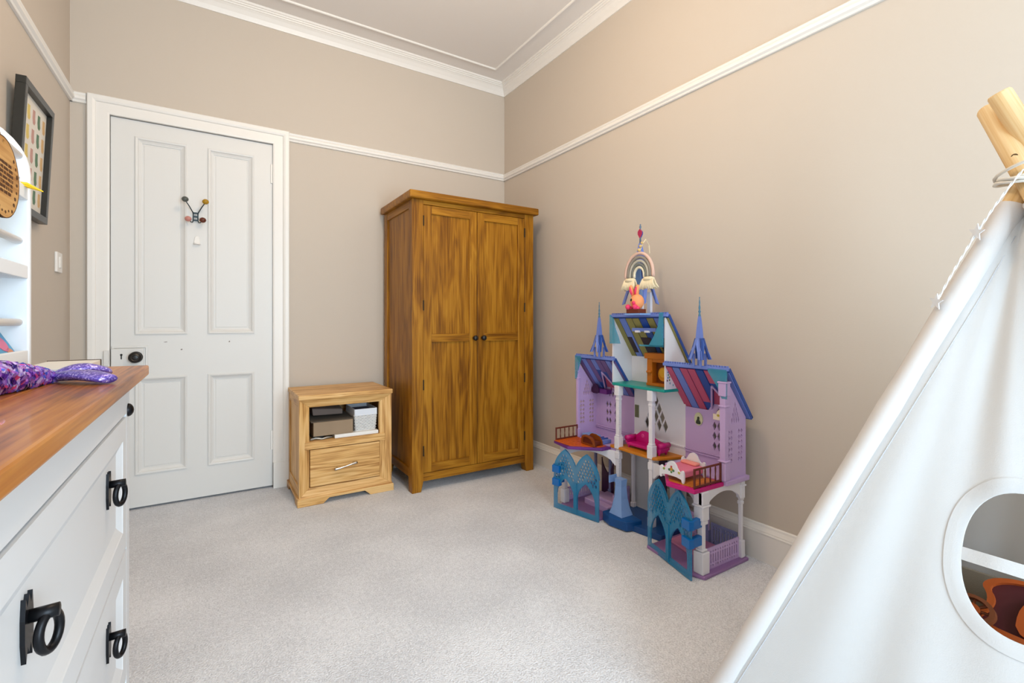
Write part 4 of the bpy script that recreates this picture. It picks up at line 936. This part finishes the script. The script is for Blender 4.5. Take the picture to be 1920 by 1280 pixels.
# bed on the magenta balcony
bd = thing('toy_bed', (-.33,-1.95,.3552), 'toy bed with white scalloped footboard and pink cover on the magenta balcony', 'toy furniture')
def boardx(x, z0, nm, zt):
    pts = [(-1.862,z0),(-1.862,zt),(-1.872,zt+.010),(-1.880,zt-.004),(-1.893,zt+.006),(-1.905,zt+.028),(-1.922,zt+.036),(-1.940,zt+.028),(-1.952,zt+.006),(-1.965,zt-.004),(-1.973,zt+.010),(-1.983,zt),(-1.983,z0),(-1.973,z0),(-1.969,z0+.018),(-1.876,z0+.018),(-1.872,z0)]
    return MB().plate(chaikin(pts,1), [], xpl(x-.004,x+.004),0,1).build(nm, P_wht, bd)
fb = boardx(-.372,.3555,'footboard',.398); boardx(-.236,.3555,'headboard',.412)
for u, v, r_, c in ((-1.922,.400,.008,(206,150,60)),(-1.912,.396,.006,(80,130,90)),(-1.932,.396,.006,(80,130,90)),(-1.885,.394,.006,(150,170,90)),(-1.960,.394,.006,(190,180,90)),(-1.922,.410,.005,(190,80,80)),(-1.922,.388,.005,(90,140,80))):
    MB().prism([(u+r_*math.cos(2*PI*i/8),v+r_*.9*math.sin(2*PI*i/8)) for i in range(8)], lambda a,e,t:(t,a,e), -.3772,-.3759).build('painted_spot', mat('bedspot_%d_%d'%(c[0],c[1]),c,.5), fb)
bx('mattress', mat('pink_cover',(226,120,150),.6), bd, -.367,-.241,-1.872,-1.975,.372,.402,.006)
bx('pillow', mat('salmon_pillow',(238,150,140),.6), bd, -.275,-.243,-1.885,-1.962,.402,.414,.005)
# brown arched sleigh toy and blue slab on the purple balcony
sl = thing('toy_sleigh', (-.25,-1.30,.3545), 'brown toy sleigh with arched front on the purple balcony', 'toy furniture')
ap = [(-1.262,.3549),(-1.262,.375),(-1.268,.395),(-1.285,.404),(-1.315,.404),(-1.345,.396),(-1.360,.380),(-1.366,.3549)]
inn = [(-1.272,.362),(-1.273,.376),(-1.280,.390),(-1.292,.395),(-1.315,.395),(-1.338,.388),(-1.350,.376),(-1.354,.362)][::-1]
P_tan = mat('tan_brown_plastic',(138,68,22),.4)
MB().plate(ap, [inn], xpl(-.292,-.284),0,1).build('arched_front', P_tan, sl)
MB().px(ap, -.284,-.276).build('arched_panel', P_brn, sl)
bx('body', P_brn, sl, -.276,-.235,-1.272,-1.356,.3549,.376,.003); MB().px(ap, -.235,-.230).build('arched_back', P_tan, sl)
cbk = thing('toy_crate', (-.205,-1.25,.3505), 'pale blue toy bed slab beside the lilac wall on the left wing', 'toy furniture')
bx('slab', P_ice, cbk, -.202,-.140,-1.165,-1.255,.3508,.378,.004); bx('cover', P_blu, cbk, -.202,-.145,-1.262,-1.34,.3508,.370,.003); bx('stripe', P_dbl, cbk, -.203,-.144,-1.275,-1.285,.370,.374); bx('stripe', P_dbl, cbk, -.203,-.144,-1.305,-1.315,.370,.374)
# peach picture stand on the right wing
o = MB().box(-.155,-.148,-1.985,-2.022,.3582,.420).build('picture_stand', P_crm, bevel=.003); tag(o, 'peach toy picture stand behind the right wing post', 'toy furniture')
# rainbow hanging over the spire
rb = thing('rainbow_hanging', (-.30,-1.60,1.13), 'macrame rope rainbow with cream tassels hung on the castle spire', 'wall hanging')
rx, ry, rz = -.262, -1.644, 1.222
def arc(r, rr, m, nm='rope_arch'):
    n = 18; path = []
    for i in range(n+1):
        q = PI*i/n; path.append((rx, ry+r*math.cos(q), rz+r*1.22*math.sin(q)))
    path = [(rx, ry+r, rz-.012)]+path+[(rx, ry-r, rz-.012)]
    tb = MB()
    tb.tube(path, [rr*(1+.08*(i%2)) for i in range(len(path))], 8); tb.build(nm, m, rb, smooth=True)
for r_, rr, c in ((.084,.0075,(222,186,170)),(.069,.0075,(146,138,128)),(.055,.007,(186,180,166)),(.042,.0065,(120,122,116)),(.030,.006,(232,222,196))):
    arc(r_, rr, mat('rope_%d'%c[0], c, .9, bump=.5, bscale=400))
M_tas = mat('cream_cotton_tassel', (240,224,190), .95)
for s_, spread in ((1,.042),(-1,.052)):
    yc = ry+s_*.057
    tso = MB().lathe([(.026,.028),(.033,.022),(.034,.012)], (rx,yc,rz-.040), 14, sx=.45).build('tassel_wrap', M_tas, rb, smooth=True)
    for i in range(30):
        f_ = (i%15)/14-.5; d = .012 if i < 15 else -.006
        MB().tube([(rx-d*.5,yc+f_*.058,rz-.020),(rx-d,yc+f_*.070,rz-.042),(rx-d*1.3,yc+f_*2*spread+random.uniform(-.003,.003),rz-.066+random.uniform(-.005,.005))], [.0032,.0042,.0036], 5).build('tassel_strand', M_tas, tso, smooth=True)
MB().tube([(rx,ry,rz+.105),(rx+.02,ry-.004,rz+.150),(rx+.055,ry+.01,rz+.175),(rx+.09,ry+.02,rz+.150),(rx+.085,ry+.012,rz+.11)], .0022, 6).build('hanging_loop', M_tas, rb)
for k, z in enumerate((.118,.136,.152)): MB().sphere((rx+.006*k,ry-.003*k,rz+z), .0088-.001*k, 10, 8).build('wooden_bead', mat('pale_bead',(210,178,120),.6), rb, smooth=True)
# soft rabbit toy on a little brown stand
rt_ = thing('rabbit_toy', (-.27,-1.637,1.043), 'orange and pink toy rabbit on a brown stand under the rainbow', 'toy')
bxs = bx('stand', mat('stand_brown',(110,44,20),.5), rt_, -.265,-.215,-1.555,-1.632,1.0425,1.062,.002)
P_or = mat('peach_plush', (246,162,108), .7); P_hp = mat('hot_pink_plush', (236,60,110), .6)
MB().sphere((-.240,-1.600,1.100), .034, 18, 12, (.9,1,1.08)).build('body', P_or, rt_, smooth=True)
for y, t in ((-1.577,.006),(-1.598,-.004)):
    e_ = MB().tube([(-.240,y,1.125),(-.243,y+t,1.150),(-.243,y+t*2,1.172),(-.240,y+t*2.4,1.180)], [.008,.0105,.0085,.003], 10).build('ear', P_or, rt_, smooth=True)
    MB().tube([(-.250,y+.001,1.135),(-.2530,y+t,1.152),(-.251,y+t*2,1.170)], [.004,.006,.003], 8).build('ear_lining', P_hp, e_, smooth=True)
for y in (-1.568,-1.612): MB().sphere((-.267,y,1.076), .0125, 12, 8).build('cheek', P_hp, rt_, smooth=True)
MB().sphere((-.272,-1.608,1.094), .0095, 12, 8, (.6,1,1)).build('nose_patch', P_hp, rt_, smooth=True)
MB().sphere((-.268,-1.590,1.108), .0058, 10, 8, (.5,1,1.2)).build('eye', M_blk, rt_, smooth=True)
MB().sphere((-.252,-1.570,1.069), .0115, 10, 8).build('foot', P_hp, rt_, smooth=True); MB().sphere((-.256,-1.618,1.069), .0105, 10, 8).build('foot', P_hp, rt_, smooth=True)
for o_ in rt_.children: o_.location.y -= .044; o_.location.x -= .036
for o_ in rt_.children:
    if o_.name.startswith(('body','ear','cheek','nose','eye','foot')): o_.location.z -= .004


# ================================================================== TEEPEE
tp = thing('play_teepee', (-.55,-2.96,0), 'white cotton play teepee with pine poles and a round cornered window', 'teepee')
TA, TB_, TC, TD = Vector((-.998,-2.466,0)), Vector((-.075,-2.466,0)), Vector((-.075,-3.50,0)), Vector((-.998,-3.50,0))
TAP = Vector((-.512,-2.957,1.306))
M_can = mat('white_canvas', (233,238,244), .92, bump=.25, bscale=500)
for n_ in ('white_canvas',):
    nt = MATS[n_].node_tree; b_ = nt.nodes['Principled BSDF']
    tr_ = nt.nodes.new('ShaderNodeBsdfTranslucent'); tr_.inputs[0].default_value = lin((244,228,206)); mx_ = nt.nodes.new('ShaderNodeMixShader'); mx_.inputs[0].default_value = .36
    nt.links.new(b_.outputs[0], mx_.inputs[1]); nt.links.new(tr_.outputs[0], mx_.inputs[2]); nt.links.new(mx_.outputs[0], nt.nodes['Material Output'].inputs[0])
M_pole = wood('raw_pine_pole', (206,164,104), (228,194,142), (238,212,166), axis='Z', rough=.6)
KT = .955                        # cloth ends this far up the poles
WC, WH, WV = -3.000, .088, .118  # window centre y, half width, half height (z .46-.69)
WZ = .578
def face_pt(P0, P1, s, t, out, fold):
    a = P0.lerp(P1, s); p = a.lerp(TAP, t)
    n_ = (P1-P0).cross(TAP-P0).normalized()
    if n_.dot(Vector((a.x+.55, a.y+2.96, 0))) < 0: n_ = -n_
    edge = math.sin(PI*s); f = .55*fold*edge*(.014*math.sin(s*9+t*2.3)+.009*math.sin(s*21-t*3.1)+.006*math.sin(s*37+t*5))*(1-t*.6)
    return p+n_*(f+out-.012*edge)
def in_win(y, z, k=1.):
    u, v = abs(y-WC)/(WH*k), abs(z-WZ)/(WV*k); return u**2.3+v**2.3 < 1
def face(P0, P1, nm, ns=64, nt_=64, window=False, gap=None):
    b = MB(); G = {}
    for i in range(ns+1):
        for j in range(nt_+1):
            p = face_pt(P0, P1, i/ns, KT*j/nt_, 0, 1); G[i,j] = len(b.v); b.v.append(tuple(p))
    for i in range(ns):
        for j in range(nt_):
            q = [b.v[G[a,c]] for a,c in ((i,j),(i+1,j),(i+1,j+1),(i,j+1))]; y = sum(v[1] for v in q)/4; z = sum(v[2] for v in q)/4
            if window and in_win(y, z, 1.07): continue
            if gap and z < .85 and abs((i+.5)/ns-.5) < gap*(1-z/.85): continue
            b.f.append((G[i,j],G[i+1,j],G[i+1,j+1],G[i,j+1]))
    o_ = b.build(nm, M_can, tp, smooth=True); sd = o_.modifiers.new('thick', 'SOLIDIFY'); sd.thickness = .0012; sd.offset = 0
    return o_
cloth = face(TA, TD, 'cloth_panel', 120, 120, window=True)
face(TB_, TA, 'cloth_panel'); face(TC, TB_, 'cloth_panel'); face(TD, TC, 'cloth_panel', gap=.34)
# binding round the window and the cross strap, following the same cloth
def cloth_at(y, z, out):
    # invert the AD face: z = t*TAP.z, y between TA and TD
    t = z/TAP.z; y0 = TA.y+(TAP.y-TA.y)*t; y1 = TD.y+(TAP.y-TD.y)*t; s = (y-y0)/(y1-y0)
    return face_pt(TA, TD, s, t, out, 1)
b = MB(); n = 72; K = []
for i in range(n):
    q = 2*PI*i/n; c, s = math.cos(q), math.sin(q); r_ = (abs(c)**2.3+abs(s)**2.3)**(-1/2.3)
    row = []
    for k_, o_ in ((.985,-.001),(.986,.0022),(1.0,.0028),(1.16,.0028),(1.27,.0024),(1.275,.0004)):
        du = (k_-1)*WH; row.append(cloth_at(WC+c*r_*(WH+du), WZ+s*r_*(WV+du), o_))
    K.append(row)
for r_ in K: b.v += [tuple(p) for p in r_]
m_ = 6
for i in range(n):
    for j in range(m_-1): b.f.append((i*m_+j, i*m_+j+1, ((i+1)%n)*m_+j+1, ((i+1)%n)*m_+j))
wb_ = b.build('window_binding', M_can, cloth, smooth=True); wb_.modifiers.new('crisp', 'EDGE_SPLIT').split_angle = math.radians(35)
b = MB()
for i in range(21):
    y = WC+(WH*1.05)*(1-2*i/20)
    for dz, o_ in ((-.011,.0002),(-.011,.0018),(.011,.0018),(.011,.0002)): b.v.append(tuple(cloth_at(y, WZ-.008+dz, o_)))
for i in range(20):
    for j in range(4): b.f.append((i*4+j, i*4+(j+1)%4, (i+1)*4+(j+1)%4, (i+1)*4+j))
wb_ = b.build('window_strap', M_can, cloth, smooth=True); wb_.modifiers.new('crisp', 'EDGE_SPLIT').split_angle = math.radians(35)
# pole sleeves: a stitched tube of cloth over each pole
pD = TAP+Vector((-.016,.004,0)); pC = TAP+Vector((.038,-.026,.0)); pA = TAP+Vector((.012,.004,0)); pB = TAP+Vector((-.008,-.052,0))
POLES = [(TD+Vector((.03,.03,0)), pD, .180), (TC+Vector((-.03,.03,0)), pC, .190), (TA+Vector((.012,-.012,0)), pA, .20), (TB_+Vector((-.03,-.03,0)), pB, .20)]
for P, Q, _ in POLES:
    pts = [P.lerp(Q, .012+(KT-.012)*i/14) for i in range(15)]
    MB().tube(pts, [.0248+.0010*math.sin(i*2.3) for i in range(15)], 16, cap=False).build('pole_sleeve', M_can, tp, smooth=True)
    # seam line beside the sleeve
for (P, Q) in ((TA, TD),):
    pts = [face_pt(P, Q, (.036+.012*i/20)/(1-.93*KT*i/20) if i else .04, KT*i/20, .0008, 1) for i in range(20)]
    MB().tube(pts, .0011, 5).build('seam', mat('grey_seam_thread',(196,198,204),.9), tp)  # grey thread, a little darker than the canvas
# poles run through the crossing and on above it
def pole(base, tip, hole=False):
    base, tip = Vector(base), Vector(tip)
    L_ = (tip-base).length; mb = MB().lathe([(.0195,0),(.0205,.003),(.0205,L_-.004),(.0185,L_)], (0,0,0), 18)
    q = Vector((0,0,1)).rotation_difference((tip-base).normalized()).to_matrix()
    o_ = mb.build('pole', M_pole, tp, smooth=False); 
    for p_ in o_.data.polygons: p_.use_smooth = len(p_.vertices) == 4
    return o_, q
def place_pole(base, tip):
    base, tip = Vector(base), Vector(tip); d = tip-base; L_ = d.length
    me_o, q = pole(base, tip)
    # geometry was built around the root; move it with the object transform
    rl = root_loc(me_o)
    for v in me_o.data.vertices: v.co = v.co+rl
    me_o.matrix_local = Matrix.Translation(base-rl) @ q.to_4x4()
    return me_o
def tip_of(base, thru, dz):
    base, thru = Vector(base), Vector(thru); d = thru-base; return thru+d*(dz/d.z)
for P, Q, dz_ in POLES: place_pole(P, tip_of(P, Q, dz_))
hp = tip_of(TD+Vector((.03,.03,0)), pD, .045)
MB().lathe([(.0055,-.0005),(.0055,.0012)], (hp.x-.0202, hp.y-.002, hp.z), 14, 'X').build('hole_shade_disc', mat('hole_shade_brown',(96,70,40),.9), tp)  # dark disc on the pole, paints the shade inside a drilled hole
# cord lashing round the crossing
M_cord = mat('white_cotton_cord', (226,222,214), .9)
for k in range(4):
    pts = []
    for i in range(28):
        q = 2*PI*i/28; r_ = .060+.004*math.sin(q*3+k); pts.append(tuple(TAP+Vector((.008+r_*math.cos(q), -.008+r_*math.sin(q), -.012+.009*k+.014*math.sin(q+k*1.3)))))
    MB().tube(pts, .0034, 7, closed=True).build('lashing', M_cord, tp, smooth=True)
pts = [tuple(TAP+Vector((-.045-.01*math.sin(i/10*PI), -.015-.006*i/10*3, .02-.02*i/10+.03*math.sin(i/10*PI)))) for i in range(11)]
MB().tube(pts, .003, 7).build('lashing', M_cord, tp, smooth=True)
# ---- fairy lights tied to the crossing
fl = thing('string_lights', (-.62,-2.86,1.2), 'clear twisted fairy light wire with star bulbs hanging from the teepee top', 'string lights')
M_wire = clear_blue('clear_wire', (236,238,240), .85); M_star = clear_blue('clear_star_plastic', (240,242,246), .7)
# follows the outside of the left pole sleeve and swings free between ties
A0 = TAP+Vector((-.058,.000,.006)); K1 = TA.lerp(TAP, .905)+Vector((-.026,.020,.010)); K2 = TA.lerp(TAP, .800)+Vector((-.022,.022,.0))
wp = []
for (p, q, sag) in ((A0,K1,.012),(K1,K2,.006)):
    for i in range(14):
        t = i/14; v = p.lerp(q, t)+Vector((-.4,.5,-.3))*sag*math.sin(PI*t)*.5; wp.append(v)
wp.append(K2)
for ph in (0, PI):
    b = MB().tube([tuple(v+Vector((math.cos(i*1.6+ph), math.sin(i*1.6+ph), 0))*.0016) for i, v in enumerate(wp)], .0013, 6); b.build('wire', M_wire, fl, smooth=True)
for v, s_ in ((K1,1.),(K2,.95)):
    st_ = MB(); pts = []
    for i in range(10):
        r_ = (.019 if i%2 == 0 else .008)*s_; q = 2*PI*i/10+.5; pts.append((r_*math.cos(q), r_*math.sin(q)))
    nrm = (CAM-v); 
    st_.prism(pts, lambda a,c,t:(v.x-.002+a*.55+t, v.y+a*.83, v.z+c), -.003, .003); st_.build('star_bulb', M_star, fl)

# ---- storage bin and toy carriage inside the teepee
M_bin = mat('taupe_canvas_bin', (170,156,138), .9, bump=.3, bscale=300)
bn = thing('storage_bin', (-.46,-2.92,0), 'taupe fabric storage bin inside the teepee', 'storage bin')
b0, b1, c0, c1, bz = -.62, -.26, -3.20, -2.70, .345
bx('bin_floor', M_bin, bn, b0,b1,c0,c1,.002,.01)
for a in ((b0,b0+.006,c0,c1),(b1-.006,b1,c0,c1),(b0+.006,b1-.006,c0,c0+.006),(b0+.006,b1-.006,c1-.006,c1)): bx('bin_side', M_bin, bn, a[0],a[1],a[2],a[3],.01,bz if a[0]>-.5 or a[1]>-.3 else .30,.002)
o = MB().box(b0+.01,b1-.01,c0+.01,c1-.01,.0105,.232).build('folded_blanket', mat('cream_blanket',(186,168,138),.95,bump=.4), bevel=.02); tag(o, 'cream folded blanket filling the storage bin', 'blanket')
tc_ = thing('toy_carriage', (-.45,-2.93,.2), 'plum and orange toy carriage with spoked wheel in the storage bin', 'toy')
P_co = mat('burnt_orange_plastic',(196,92,36),.45); P_cp = mat('plum_carriage',(92,40,44),.45); P_cw = mat('bronze_brown_plastic',(140,78,46),.45)
cx_, cy_, cz_ = -.477, -2.836, .342
def carr(u, v, t): # carriage side panel leans back; u along -y, v up
    a = math.radians(38); return (cx_+.02+v*math.sin(a)+t*math.cos(a), cy_-u, cz_-.055+v*math.cos(a)*.88-t*math.sin(a))
body = [(.0,.0),(.26,.0),(.28,.06),(.26,.12),(.20,.15),(.12,.155),(.05,.145),(.015,.115),(.035,.085),(.03,.05)]
body = chaikin(body)
hole = [(.10,.02),(.10,.085),(.125,.11),(.18,.115),(.21,.09),(.21,.02)]
hole = chaikin(hole)
cb_ = MB().plate(body, [hole], carr, 0, .05).build('carriage_body', P_cp, tc_)
def scale_loop(lp, k):
    cu = sum(p[0] for p in lp)/len(lp); cv = sum(p[1] for p in lp)/len(lp); return [(cu+(p[0]-cu)*k, cv+(p[1]-cv)*k) for p in lp]
MB().plate(body, [scale_loop(body,.86)[::-1]], carr, -.012, .056).build('carriage_rim', P_co, cb_)
MB().plate(scale_loop(hole,1.28), [hole[::-1]], carr, -.012, .002).build('window_rim', P_co, cb_)
MB().plate(hole, [], carr, .03, .035).build('window_shade_plate', M_blk, cb_)  # black plate, paints the shaded inside of the carriage
def wheel_pt(u, v, t): return carr(.020+u, .030+v, -.040+t)
rimo = [(.040*math.cos(2*PI*i/28), .034*math.sin(2*PI*i/28)) for i in range(28)]
wh = MB().plate(rimo, [[(a*.76,c*.76) for a,c in rimo][::-1]], wheel_pt, -.010, .010).build('wheel', P_cw, tc_)
for i in range(8):
    q = 2*PI*i/8; MB().tube([wheel_pt(.012*math.cos(q),.010*math.sin(q),0), wheel_pt(.033*math.cos(q),.028*math.sin(q),0)], .0032, 6).build('spoke', P_cw, wh)
MB().plate([(a*.36,c*.36) for a,c in rimo], [], wheel_pt, -.012, .012).build('hub', P_co, wh)
